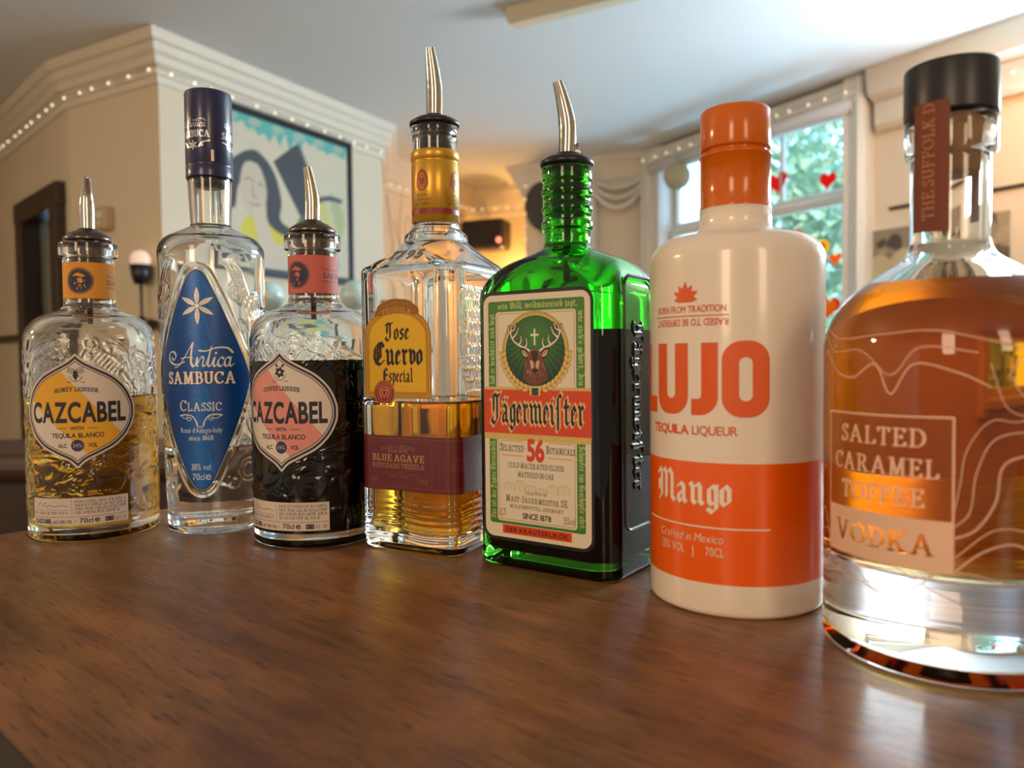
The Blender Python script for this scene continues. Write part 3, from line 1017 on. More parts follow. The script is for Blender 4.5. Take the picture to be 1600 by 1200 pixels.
# dark dado rail along the left walls
sweep('trim_2', LEFT[:2], [(0, 1.29), (.03, 1.295), (.035, 1.33), (0, 1.335)], M['dark'], kind='structure')
sweep('trim_3', LEFT[2:4], [(0, 1.31), (.06, 1.315), (.065, 1.345), (0, 1.35)], M['dark'], kind='structure')
# door_1: dark frame and a dark passage behind it
def place(o, A, T):
    o.location = (A[0], A[1], 0); o.rotation_euler = (0, 0, math.atan2(T[1], T[0])); return o
door = place(empty('door_1', (0, 0, 0)), DA, DT); tag(door, kind='structure')
b = MB()
b.box((d0 + .02, 0, 1.03), (.12, .10, 2.06), bev=.008).box((d1 - .02, 0, 1.03), (.12, .10, 2.06), bev=.008).box(((d0 + d1) / 2, -.002, 2.0), (d1 - d0 + .10, .10, .12), bev=.008)
b.build('door_frame', M['dark'], door)
b = MB()
b.box(((d0 + d1) / 2, .22, 1.0), (d1 - d0 + .3, .04, 2.0))
for x in (.30, .72):
    for z, h in ((.55, .8), (1.45, .85)):
        b.box((d0 + x, .195, z), (.30, .02, h), bev=.008)
b.build('door_leaf', noisy(mat('dark_door_paint', lin(40, 33, 30), .5), 5, .2), door)

# ---- right-hand side: beam over the alcove, walls, window, boxed bulkhead
BK = [(-.98, 5.28), (-.35, 6.65), (.45, 6.35), (.114, 5.857), (.999, 5.456), (1.882, 4.007)]
wall('wall_alcove_left', BK[0], BK[1])
wall('wall_alcove_back', BK[1], BK[2])
wall('wall_alcove_right', BK[2], BK[3])
wall('wall_far', BK[3], BK[4])
cr2 = [(0, 2.36), (.02, 2.37), (.024, 2.42), (.04, 2.44), (.06, 2.50), (.075, 2.54), (.09, 2.56), (.095, 2.6)]
sweep('trim_4', BK[:5], cr2, M['crown'], kind='structure')
# white pilaster and moulded swag left of the window
FA, FT, FN = frame2(BK[3], BK[4])
p = FA + FT * .53 + FN * .03
b = MB(); b.box((p[0], p[1], 1.25), (.085, .06, 2.5), math.degrees(math.atan2(FT[1], FT[0])), bev=.01).box((p[0], p[1], 2.47), (.13, .10, .10), math.degrees(math.atan2(FT[1], FT[0])), bev=.02)
tag(b.build('trim_6', M['trim']), kind='structure')
b = MB()
for a0, a1 in ((.57, .93),):
    for k in range(3):
        t = np.linspace(0, 1, 14)
        pts = [(*(FA + FT * (a0 + (a1 - a0) * q) + FN * (.045 + .01 * k)), 2.43 - .04 * k - .13 * (4 * q * (1 - q)) * (.5 + .25 * k)) for q in t]
        b.tube(pts, .018, 8)
tag(b.build('trim_7', M['trim'], None, True), kind='structure')

WA, WT, WN = frame2(BK[5], BK[4])            # measured from the right; room normal is -WN here
WN = -WN
wl = float(np.linalg.norm(np.array(BK[4]) - np.array(BK[5])))
wall('wall_window_sill', BK[4], BK[5], 0, .92)
wall('wall_window_head', BK[4], BK[5], 2.50, 2.6)
win = empty('window_1', (WA[0], WA[1], 0)); win.rotation_euler = (0, 0, math.atan2(WT[1], WT[0])); tag(win, kind='structure')
# local frame: +x runs left along the wall, +y points out to the garden or in?  sign below
WY = -1 if (np.array([-WT[1], WT[0]]) @ WN) > 0 else 1     # local y of "outwards"
inw = -WY


def wp(s, d, z):
    """point at s along the window wall, d into the room"""
    q = WA + WT * s + WN * d
    return (float(q[0]), float(q[1]), z)


b = MB()
b.box((.055, .0, 1.72), (.12, .20, 1.76), bev=.012).box((wl - .10, 0, 1.72), (.20, .20, 1.76), bev=.012)
for x in (.02, .095):
    b.box((x, inw * .10, 1.72), (.022, .03, 1.74), bev=.006)
for x in (wl - .02, wl - .12, wl - .185):
    b.box((x, inw * .10, 1.72), (.022, .03, 1.74), bev=.006)
b.box((wl / 2, 0, 2.535), (wl, .22, .09), bev=.01).box((wl / 2, 0, .91), (wl, .24, .06), bev=.01)
b.build('window_frame', M['trim'], win)
SX0, SX1 = .115, wl - .20
b = MB()
for (z0, z1, y) in ((2.02, 2.49, WY * .035), (.94, 2.02, 0)):
    b.box((SX0 + .0175, y, (z0 + z1) / 2), (.035, .04, z1 - z0), bev=.005).box((SX1 - .02, y, (z0 + z1) / 2), (.04, .04, z1 - z0), bev=.005)
    b.box(((SX0 + SX1) / 2, y, z0 + .02), (SX1 - SX0, .042, .05), bev=.006).box(((SX0 + SX1) / 2, y, z1 - .02), (SX1 - SX0, .042, .05), bev=.006)
for x in (.60, 1.03):
    b.box((x, WY * .035, 2.24), (.028, .036, .45), bev=.005)
b.build('sash', M['trim'], win)
b = MB(); b.box(((SX0 + SX1) / 2, WY * .036, 2.255), (SX1 - SX0 - .03, .004, .43)); b.box(((SX0 + SX1) / 2, 0, 1.48), (SX1 - SX0 - .03, .004, 1.02))
b.build('pane', M['pane'], win)
bl = empty('roller_blind', wp(.07, .10, 2.445), math.degrees(math.atan2(WT[1], WT[0])), 'rolled-up white roller blind across the top of the garden window', 'blind')
b = MB(); b.tube([(0, 0, 0), (wl - .17, 0, 0)], .042, 20); b.build('blind_roll', mat('blind_fabric', lin(206, 208, 208), .8), bl, True)
b = MB(); b.tube([(-.012, 0, 0), (.004, 0, 0)], .030, 16); b.tube([(-.012, 0, 0), (-.006, 0, -.045)], .008, 8); b.build('bracket', M['trim'], bl, True)

# bulkhead and right wall
RW = [(1.882, 4.007), (2.253, 3.408), (2.95, 2.35), (2.95, -2.4)]
wall('wall_right', RW[0], RW[1]); wall('wall_right_middle', RW[1], RW[2]); wall('wall_right_near', RW[2], RW[3])
sweep('trim_8', [(1.90, 3.98), (2.253, 3.408), (2.95, 2.35)], [(0, 2.30), (.03, 2.30), (.05, 2.33), (.05, 2.44), (.11, 2.47), (.13, 2.6)], M['crown'], kind='structure')
sweep('trim_9', [(1.93, 3.93), (2.253, 3.408), (2.95, 2.35)], [(0, 1.895), (.012, 1.898), (.014, 1.91), (0, 1.912)], M['dark'], kind='structure')

# ---- garden outside
b = MB(); b.box((6.0, 8.2, -.06), (9, 9, .05), 30)
tag(b.build('ground_garden', noisy(mat('pale_paving', lin(190, 186, 176), .8), 2, .2)), kind='structure')
def tree(loc, rx, rz, n, label, seed, sz=.13):
    rng = np.random.default_rng(seed)
    t = empty('garden_tree', loc, 0, label, 'tree', 'trees in the garden outside the window')
    b = MB(); b.tube([(0, 0, 0), (.03, .02, rz * .6), (0, 0, rz * 1.2)], [.07, .05, .03], 8); b.build('trunk', M['dark'], t, True)
    d = rng.normal(size=(n, 3)); d /= np.linalg.norm(d, axis=1)[:, None]
    c = d * (rng.random((n, 1)) ** .45) * np.array([rx, rx, rz * .62]) + np.array([0, 0, rz * 1.15])
    u = rng.normal(size=(n, 3)); u /= np.linalg.norm(u, axis=1)[:, None]
    v = np.cross(u, rng.normal(size=(n, 3))); v /= np.linalg.norm(v, axis=1)[:, None]
    s = (sz * (.6 + .8 * rng.random((n, 1))))
    V = np.stack([c - u * s, c + v * s * .45, c + u * s, c - v * s * .45], 1)
    qmesh('foliage', V.reshape(-1, 3), np.arange(n * 4).reshape(-1, 4), M['leaf'], t, False)
tree((2.95, 7.9, 0), .62, 2.0, 1700, 'tall loose leafy tree filling the right panes of the window', 3, .075)
tree((4.0, 9.6, 0), .85, 2.4, 1400, 'tree farther back, right of the one filling the right panes', 5, .10)
tree((2.25, 5.78, 0), .36, .95, 1600, 'low leafy bush close outside the lower right window pane', 11, .045)

# ---- paper hearts stuck to the window
def translucent(name, c):
    m = bpy.data.materials.new(name); m.use_nodes = True
    nt = m.node_tree; nt.nodes.clear(); N = nt.nodes.new
    o = N('ShaderNodeOutputMaterial'); a = N('ShaderNodeBsdfDiffuse'); t = N('ShaderNodeBsdfTranslucent'); x = N('ShaderNodeMixShader')
    a.inputs[0].default_value = c; t.inputs[0].default_value = c; x.inputs[0].default_value = .6
    nt.links.new(a.outputs[0], x.inputs[1]); nt.links.new(t.outputs[0], x.inputs[2]); nt.links.new(x.outputs[0], o.inputs['Surface'])
    return m
RED, YEL, ORA = translucent('red_tissue_paper', lin(238, 60, 56)), translucent('yellow_tissue_paper', lin(255, 204, 60)), translucent('orange_tissue_paper', lin(250, 140, 60))
def heart(s, z, w, m1, m2, label, tilt=0, up=False):
    o = empty('paper_heart', wp(s, .012 if not up else -.018, z), math.degrees(math.atan2(WT[1], WT[0])), label, 'paper heart', 'paper hearts on the window')
    for k, (m, nm) in enumerate(((m1, 'heart_border'), (m2, 'heart_middle'))):
        if m is None: continue
        t = np.linspace(0, 2 * math.pi, 40, endpoint=False)
        q = w / 34 * (1 if k == 0 else .68)
        x = 16 * np.sin(t) ** 3 * q; y = (13 * np.cos(t) - 5 * np.cos(2 * t) - 2 * np.cos(3 * t) - np.cos(4 * t)) * q
        c, sn = math.cos(tilt), math.sin(tilt)
        x, y = x * c - y * sn, x * sn + y * c
        n = len(x); d0 = inw * (.0012 * k); d1 = inw * (.0012 * k + .001)
        V = np.vstack([np.column_stack([x, np.full(n, d0), y]), np.column_stack([x, np.full(n, d1), y]), [(0, d0, 0), (0, d1, 0)]])
        F = [(i, (i + 1) % n, n + (i + 1) % n, n + i) for i in range(n)]
        T = [(2 * n, (i + 1) % n, i) for i in range(n)] + [(2 * n + 1, n + i, n + (i + 1) % n) for i in range(n)]
        qmesh(nm, V, F, m, o, False, None, T)
heart(.286, 2.125, .115, RED, None, 'red paper heart alone in the upper right window pane', .1, True)
heart(.625, 2.18, .15, RED, None, 'red paper heart in the upper pane, partly behind the orange bottle cap', -.1, True)
heart(.496, 1.825, .155, RED, YEL, 'yellow paper heart with a red border just under the window rail')
heart(.325, 1.755, .15, YEL, ORA, 'yellow paper heart right of the red-bordered one', .25)
heart(.215, 1.685, .085, ORA, None, 'small orange paper heart, lower right of the yellow hearts')
heart(.255, 1.43, .15, RED, YEL, 'paper heart lowest on the window, beside the white bottle\'s shoulder', .2)
# round paper shade hanging in the left pane
o = empty('hanging_lantern', wp(1.275, .16, 2.33), 0, 'round beige paper lantern hanging in front of the left window pane', 'lantern')
b = MB(); b.sphere((0, 0, 0), .088, 24); b.build('lantern_shade', translucent('lantern_paper', lin(206, 190, 160)), o, True)
b = MB(); b.tube([(0, 0, .085), (0, 0, .165)], .003, 6); b.build('cord', M['wire'], o)

# ---- fairy lights
def fairy(name, pts, n, label, sag=.012, jitter=.3, seed=1):
    pts = np.array(pts, float)
    L = np.concatenate([[0], np.cumsum(np.linalg.norm(np.diff(pts, axis=0), axis=1))])
    at = lambda q: np.array([np.interp(q, L, pts[:, k]) for k in range(3)])
    rng = random.Random(seed)
    o = empty(name, tuple(pts[0]), 0, label, 'fairy lights', 'strings of fairy lights')
    t = np.linspace(0, L[-1], 90)
    c = np.array([at(q) for q in t]) - pts[0]
    c[:, 2] += np.sin(t * 40) * .003
    b = MB(); b.tube(c, .0016, 5); b.build('wire', M['wire'], o, True)
    for k in range(n):
        q = L[-1] * (k + .5 + (rng.random() - .5) * jitter) / n
        p = at(q) - pts[0]
        b = MB(); b.sphere((p[0], p[1], p[2] - .010), .0042, 10, sc=(1, 1, 1.5)); b.build('bulb', M['bulb'], o, True)
    return o
CL = right_offset(LEFT, .040)
fairy('fairy_light_string', [(CL[0][0], CL[0][1], 2.46), (CL[1][0], CL[1][1], 2.445), (CL[2][0], CL[2][1], 2.44), (CL[3][0], CL[3][1], 2.455)], 23, 'string of lit fairy lights along the moulding over the dark doorway')
fairy('fairy_light_string', [(CL[3][0], CL[3][1], 2.45), (CL[4][0], CL[4][1], 2.43)], 13, 'string of fairy lights along the moulding above the painting', seed=2)
RK = right_offset(BK[:5], .035)
fairy('fairy_light_string', [(*RK[0], 2.41), (*RK[1], 2.44), (*RK[2], 2.42)], 22, 'string of fairy lights round the top of the orange-lit alcove', seed=3)
fairy('fairy_light_string', [(.115, 5.80, 2.50), (.112, 5.80, 1.9)], 6, 'short string of fairy lights hanging down beside the alcove', seed=4)
fairy('fairy_light_string', [wp(wl, .13, 2.525), wp(.02, .13, 2.525)], 15, 'string of fairy lights over the garden window', seed=5)
fairy('fairy_light_string', [(1.95, 3.78, 2.36), (2.02, 3.64, 2.30), (2.12, 3.47, 2.40), (2.3, 3.22, 2.38)], 6, 'string of fairy lights on the cream wall right of the window', seed=6)

# ---- painting on the pillar wall
def painting():
    A, T, N = frame2(LEFT[3], LEFT[4])
    w, h = .93, .78
    c = A + T * (.275 + w / 2) + N * .02
    o = empty('framed_painting', (c[0], c[1], 1.615), math.degrees(math.atan2(T[1], T[0])), 'black framed graffiti style painting of a long-haired figure with a dark top hat', 'painting')
    b = MB()
    for x in (-w / 2, w / 2): b.box((x, -.005, h / 2), (.035, .04, h + .035), bev=.005)
    for z in (0, h): b.box((0, -.005, z), (w + .03, .04, .035), bev=.005)
    b.build('frame', M['black'], o)
    a = Art(-455, 455, 8, 772, 4)
    cream = (206, 196, 172)
    a.rect(-460, 460, 0, 790, cream)
    rng = random.Random(4)
    for k in range(26):
        x, z = rng.uniform(-440, 440), rng.uniform(20, 760)
        q = catmull([(x + rng.uniform(-70, 70), z + rng.uniform(-60, 60)) for _ in range(5)], 5, True)
        a.poly(q, rng.choice([(196, 190, 170), (214, 200, 176), (184, 182, 160), (205, 190, 160)]), alpha=.5)
    TEAL, YL, GY = (86, 172, 166), (208, 196, 66), (70, 74, 80)
    pts = [(-455, 780)]
    for k in range(13):
        x = -455 + k * 70
        pts += [(x + 10, 735 - rng.uniform(0, 40)), (x + 40, 640 + rng.uniform(0, 70))]
    a.poly(pts + [(455, 780)], TEAL, alpha=.9)
    for k in range(6): a.poly(catmull([(-420 + k * 150, 735), (-380 + k * 150, 715), (-330 + k * 150, 742), (-380 + k * 150, 760)], 6, True), (176, 186, 166), alpha=.8)
    a.poly(catmull([(-60, 120), (60, 330), (20, 470), (150, 520), (260, 420), (330, 250), (240, 120), (100, 80)], 8, True), (196, 196, 110), alpha=.75)
    a.poly(catmull([(-300, 250), (-180, 290), (60, 240), (200, 260), (180, 150), (-120, 150), (-320, 160)], 8, True), YL, alpha=.9)
    a.poly(catmull([(160, 60), (230, 190), (330, 170), (360, 60), (260, 10)], 8, True), TEAL, alpha=.8)
    a.poly(catmull([(300, 480), (380, 430), (420, 330), (380, 240), (330, 330)], 8, True), (150, 176, 110), alpha=.6)
    # hair, face and neck
    a.poly(catmull([(-330, 560), (-220, 600), (-110, 520), (-60, 380), (-70, 280), (10, 230), (-40, 200), (-150, 250), (-170, 380), (-230, 470), (-330, 420), (-360, 300), (-400, 320), (-400, 480)], 8, True), GY)
    a.poly(catmull([(-300, 520), (-210, 530), (-160, 430), (-170, 330), (-220, 270), (-290, 290), (-330, 380)], 8, True), (200, 186, 164))
    a.poly(catmull([(-250, 300), (-180, 300), (-90, 120), (60, 0), (-140, 0), (-210, 140)], 6, True), (204, 190, 170))
    for q in ([(-300, 440), (-270, 455), (-240, 440)], [(-215, 430), (-195, 440), (-180, 425)], [(-250, 420), (-245, 370), (-225, 365)], [(-265, 335), (-235, 325), (-205, 338)]):
        a.line(catmull(q, 5), 7, (120, 104, 96), .8)
    # top hat and its brim
    a.poly([(-110, 570), (60, 700), (200, 440), (110, 310), (70, 320)], GY)
    a.poly([(60, 700), (90, 680), (220, 430), (200, 440)], (96, 100, 108))
    a.line(catmull([(10, 180), (80, 300), (190, 410), (290, 450), (390, 450)], 8), 26, (84, 86, 90))
    surf = lambda u: (np.asarray(u), np.full(len(u), -.012), np.zeros(len(u)), np.full(len(u), -1.))
    label('canvas', a, surf, M['canvas'], o, 0)
painting()

# ---- small things on the left
A, T, N = frame2(LEFT[2], LEFT[3])
cl = float(np.linalg.norm(LEFT[3] - LEFT[2]))
q = A + T * (cl - .38) + N * .025
o = empty('thermostat', (q[0], q[1], 1.78), math.degrees(math.atan2(T[1], T[0])), 'small ivory control box on the beige wall right of the doorway', 'control box')
b = MB(); b.box((0, 0, .055), (.085, .05, .11), bev=.008); b.build('casing', M['plastic'], o)
b = MB(); b.box((0, -.027, .07), (.05, .004, .03), bev=.001).tube([(0, -.025, .03), (0, -.032, .03)], .010, 14); b.build('dial', M['trim'], o)
q = A + T * (cl - .085) + N * .05
o = empty('globe_lamp', (q[0], q[1], 1.348), 0, 'small lamp with a pale globe over a dark cup, on the dark rail', 'lamp')
b = MB(); b.lathe([(0, 0), (.045, 0), (.045, .008), (.012, .016), (.006, .03), (.006, .17), (0, .17)], 24); b.build('stem', M['dmetal'], o, True)
b = MB(); b.lathe([(0, .165), (.028, .165), (.040, .20), (.046, .25), (.043, .25), (.036, .20), (0, .175)], 24); b.build('cup', M['black'], o, True)
b = MB(); b.sphere((0, 0, .272), .044, 20); b.build('globe', mat('frosted_globe', lin(236, 206, 186), .25, emit=((1, .72, .55, 1), .25)), o, True)

# ---- the second, lower counter behind with two beer fonts
o = empty('back_counter', (-1.05, 2.35, 0), 0, 'low dark wooden counter with a rounded rail, behind the bottles at left', 'counter')
b = MB(); b.box((0, .05, .43), (2.0, .42, .86)); b.build('body', M['dark'], o)
b = MB(); b.tube([(-1.02, -.16, .868), (1.02, -.16, .868)], .042, 16); b.box((0, .06, .88), (2.04, .46, .052), bev=.012); b.build('top_rail', noisy(mat('rail_wood', lin(76, 52, 42), .35), 6, .3), o, False)
def font(x, label):
    f = empty('beer_font', (x, 2.34, .9065), 0, label, 'beer tap', 'chrome beer fonts on the dark counter')
    b = MB(); b.lathe([(0, 0), (.055, 0), (.055, .012), (.034, .02), (.032, .33), (.038, .34), (.038, .36), (.0, .37)], 28); b.build('column', M['chrome'], f, True)
    b = MB(); b.tube([(0, -.02, .30), (0, -.10, .30), (0, -.125, .27), (0, -.13, .22)], [.014, .013, .011, .009], 12); b.build('tap_nozzle', M['chrome'], f, True)
    b = MB(); b.lathe([(0, .365), (.012, .365), (.010, .41), (0, .41)], 14); b.sphere((0, 0, .455), .046, 24); b.build('round_badge', mat('pale_badge', lin(190, 220, 220), .12, coat=.5), f, True)
    b = MB(); b.tube([(.045, 0, .26), (.085, -.01, .30), (.095, -.02, .42)], [.009, .009, .014], 10); b.build('handle', M['black'], f, True)
font(-.735, 'chrome beer font with a round pale badge between the two tall clear bottles at left')
font(-.475, 'chrome beer font with a round pale badge just left of the gold labelled bottle')

# ---- the alcove
A, T, N = frame2(BK[1], BK[2])
o = empty('loudspeaker', (-.20, 6.30, 2.05), math.degrees(math.atan2(T[1], T[0])), 'small black loudspeaker with a red light on the alcove wall', 'speaker')
b = MB(); b.box((0, 0, .11), (.37, .20, .24), bev=.015); b.build('cabinet', M['black'], o)
b = MB(); b.box((0, -.105, .11), (.33, .012, .20), bev=.005); b.build('grille', mat('speaker_cloth', lin(40, 36, 34), .9), o)
b = MB(); b.sphere((.155, -.112, .055), .022, 14); b.build('power_light', mat('red_light', lin(240, 120, 100), .4, emit=((1, .25, .15, 1), 1.2)), o, True)
b = MB(); b.box((0, .13, .11), (.06, .10, .05)); b.build('wall_bracket', M['black'], o)
o = empty('round_wall_disc', (.30, 5.74, 2.30), math.degrees(math.atan2(FT[1], FT[0])), 'dark round disc on the wall, half hidden by the green bottle\'s neck', 'wall disc')
b = MB(); b.tube([(0, .03, 0), (0, -.012, 0), (0, -.02, 0)], [.205, .205, .19], 40); b.build('disc', mat('charcoal', lin(62, 58, 58), .6), o, False)
b = MB(); b.tube([(0, -.020, 0), (0, -.026, 0)], [.05, .045], 24); b.build('hub', M['black'], o)
o = empty('twig_arrangement', (-.66, 5.50, 0), 0, 'bare curling twigs in a tall vase at the edge of the alcove', 'twigs')
b = MB(); b.lathe([(0, 0), (.10, 0), (.12, .3), (.07, .75), (.09, .85), (.08, .85), (.06, .75), (0, .72)], 24); b.build('vase', M['dark'], o, True)
rng = random.Random(9)
for k in range(11):
    x, y, a = 0., 0., rng.uniform(-.35, .35)
    pts = [(0, 0, .75)]
    for j in range(7):
        x += a * .1 + rng.uniform(-.03, .03); y += rng.uniform(-.03, .03)
        pts.append((x, y, .75 + (j + 1) * rng.uniform(.20, .235)))
    b = MB(); b.tube(catmull(pts, 4), np.linspace(.007, .002, 29), 6); b.build('twig', noisy(mat('twig_bark', lin(120, 104, 90), .8), 20, .3), o, True)

# ---- picture on the right wall
A, T, N = frame2(RW[0], RW[1])
q = A + T * .34 + N * .012
o = empty('wall_print', (q[0], q[1], 1.42), math.degrees(math.atan2(T[1], T[0])), 'grey-brown abstract print on the orange-lit wall at the right edge', 'print')
a = Art(-330, 330, 0, 380, 5)
a.rect(-340, 340, -5, 390, (150, 136, 110))
rng = random.Random(12)
for k in range(40):
    x, z = rng.uniform(-320, 320), rng.uniform(0, 380)
    r = rng.uniform(25, 80)
    a.poly(catmull([(x + r * math.cos(t) * rng.uniform(.5, 1.1), z + r * math.sin(t) * rng.uniform(.5, 1.1)) for t in np.linspace(0, 6.28, 7)[:-1]], 5, True), rng.choice([(96, 84, 70), (176, 156, 122), (206, 186, 146), (70, 62, 56), (140, 120, 96)]), alpha=.85)
label('sheet', a, lambda u: (np.asarray(u), np.full(len(u), -.008), np.zeros(len(u)), np.full(len(u), -1.)), M['canvas'], o, 0)
b = MB(); b.box((0, 0, .19), (.67, .014, .39)); b.build('backing_board', M['trim'], o)

# ---- strip light on the ceiling, one end in view
q0 = np.array([.0, 3.245]); T = np.array([.884, -.467])
o = empty('strip_light', (q0[0] + T[0] * .62, q0[1] + T[1] * .62, 2.6), math.degrees(math.atan2(T[1], T[0])), 'cream strip light on the ceiling, one end showing at the top edge', 'ceiling light')
V = []
for x, k in ((-.62, .6), (-.60, 1), (.60, 1), (.62, .6)):
    V.append([(x, y * k, z * k) for y, z in ((-.05, 0), (-.05, -.022), (-.028, -.06), (.028, -.06), (.05, -.022), (.05, 0))])
V = np.array(V)
F = list(gridF(4, 6, True)) + [(0, 1, 2, 3), (0, 3, 4, 5), (18, 21, 20, 19), (18, 23, 22, 21)]
qmesh('diffuser', V.reshape(-1, 3), F, noisy(mat('cream_diffuser', lin(222, 212, 184), .45), 8, .1), o, False)

# ---- the bar
BA = -41.4
bar = empty('bar_counter', (-.439, .4745, 0), BA, 'brown polished wooden bar top carrying the row of seven bottles', 'bar')
b = MB()
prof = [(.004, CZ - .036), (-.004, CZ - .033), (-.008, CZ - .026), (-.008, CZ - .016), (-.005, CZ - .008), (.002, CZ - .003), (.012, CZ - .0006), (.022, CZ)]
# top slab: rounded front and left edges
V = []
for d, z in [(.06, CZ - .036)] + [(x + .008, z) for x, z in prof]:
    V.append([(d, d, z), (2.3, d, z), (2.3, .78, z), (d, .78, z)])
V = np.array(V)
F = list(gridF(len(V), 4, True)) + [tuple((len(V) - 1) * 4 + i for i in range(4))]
qmesh('bar_top', V.reshape(-1, 3), F, [M['counter'], noisy(mat('bar_edge_shade', lin(40, 27, 20), .65, spec=.25), 14, .3, 0, (.3, 3, 3))], bar, False, [1 if f[0] < 24 else 0 for f in F])  # edge rows coloured darker to stand for shade on the rounded lip
b = MB(); b.box((1.19, .44, (CZ - .036) / 2), (2.16, .62, CZ - .036))
for k in range(5): b.box((.33 + k * .43, .125, .50), (.36, .02, .72), bev=.008)
b.build('bar_front', M['dark'], bar)
# ================================================================ the bottles
def world_lean(yaw, dx, dy):
    a = rad(-yaw)
    return (dx * math.cos(a) - dy * math.sin(a), dx * math.sin(a) + dy * math.cos(a))


def ticks(a, x0, x1, z, h, color, seed=0, alpha=.8, wd=.28):
    """lines of print too small to read"""
    rng = random.Random(seed)
    x = x0
    while x < x1 - .5:
        n = rng.randint(3, 8)
        for k in range(n):
            if x > x1 - .3: break
            if rng.random() < .5:
                a.line([(x, z), (x, z + h)], wd, color, alpha)
            else:
                a.line([(x, z), (x + h * .35, z + h * rng.choice([0, .5, 1])), (x, z + h)], wd, color, alpha)
            x += h * .55
        x += h * .5


def leafshape(x, y, ang, L, w):
    t = np.linspace(0, 1, 8)
    up = np.column_stack([t * L, np.sin(t * math.pi) * w]); dn = np.column_stack([t[::-1] * L, -np.sin(t[::-1] * math.pi) * w])
    p = np.vstack([up, dn[1:-1]])
    c, s = math.cos(ang), math.sin(ang)
    return np.column_stack([x + p[:, 0] * c - p[:, 1] * s, y + p[:, 0] * s + p[:, 1] * c])


def spiral(x, y, r, turns, a0, n=26):
    t = np.linspace(0, 1, n)
    return [(x + r * (1 - .85 * q) * math.cos(a0 + q * turns * 6.283), y + r * (1 - .85 * q) * math.sin(a0 + q * turns * 6.283)) for q in t]


# ---------------------------------------------------------------- the two round liqueur bottles with oval labels
OGEE = [(0, 125.5), (5, 120.8), (13, 116.3), (23, 110.6), (31, 102.5), (35.6, 93), (36.4, 87), (35.6, 80.5), (31, 71.5), (23, 63.6), (13, 58.2), (5, 54), (0, 49)]
def ogee(cx):
    R = catmull(OGEE, 6)
    Lf = np.column_stack([-R[::-1, 0], R[::-1, 1]])[1:-1]
    P = np.vstack([R, Lf]); P[:, 0] += cx
    return P


def floral_relief(seed):
    a = Art(-131, 131, 14, 150, .55)
    rng = random.Random(seed)
    w = (1, 1, 1)
    shape = np.array(OGEE)
    def free(x, z, m=4):
        k = np.interp(z, shape[::-1, 1], shape[::-1, 0], left=-9, right=-9)
        return abs(x + 1) > k + m
    # a plumed crest over the label
    for sx in (-1, 1):
        for k in range(9):
            a.pen(catmull([(-1 + sx * (3 + k * 2.2), 122.5 - k * 1.4), (-1 + sx * (7 + k * 3), 129 - k * 1.1), (-1 + sx * (14 + k * 2.6), 129.5 - k * 2.2)], 7), .55, .4, 0, w)
        a.line(spiral(-1 + sx * 9, 131.5, 5, 1.4, 0 if sx > 0 else 3.1), .9, w)
        a.line(catmull([(-1 + sx * 4, 134), (-1 + sx * 16, 137), (-1 + sx * 29, 130), (-1 + sx * 40, 118)], 8), .9, w)
        for k in range(14):
            t = k / 13; x = -1 + sx * (17 + 26 * t); z = 133 - 26 * t * t
            a.poly(leafshape(x, z, (-.9 if sx > 0 else math.pi + .9) + rng.uniform(-.5, .5), 7, 1.7), w)
    n = 0
    while n < 330:
        x = rng.uniform(-129, 129); z = rng.uniform(30, 128)
        if not free(x, z): continue
        n += 1
        k = rng.random()
        if k < .55: a.poly(leafshape(x, z, rng.uniform(0, 6.28), rng.uniform(5, 10), rng.uniform(1.2, 2.2)), w)
        elif k < .8: a.line(spiral(x, z, rng.uniform(2.5, 5), rng.uniform(1, 1.8), rng.uniform(0, 6)), .85, w)
        else: a.line(catmull([(x, z), (x + 5, z + rng.uniform(-4, 4)), (x + 10, z + rng.uniform(-6, 6))], 6), .9, w)
    # long ribbed plume strokes under the label
    for k in range(9):
        a.pen(catmull([(6 + k * 2.3, 46 - k * .4), (8.5 + k * 2.3, 40), (5 + k * 2.3, 34)], 6), .9, .6, 0, w)
        a.line(catmull([(-30 + k * 2, 33 + k), (0, 36 + k * 2.2), (30 + k, 46 + k * 2.6), (50, 64 + k * 2)], 8), .5, w, .8)
    for k in range(4):
        a.text('CAZCABEL', -98 + 65.5 * k, 14.8, 10.5, w, bold=.03, w=56)
    # flatten behind the paper
    P = ogee(-1)
    a.poly(P, w, grow=1.2, cover=False)
    a.rect(-36, 30.5, 10, 31.5, w, cover=False)
    soften(a, 1)
    return relief_sheet(a, .00055)


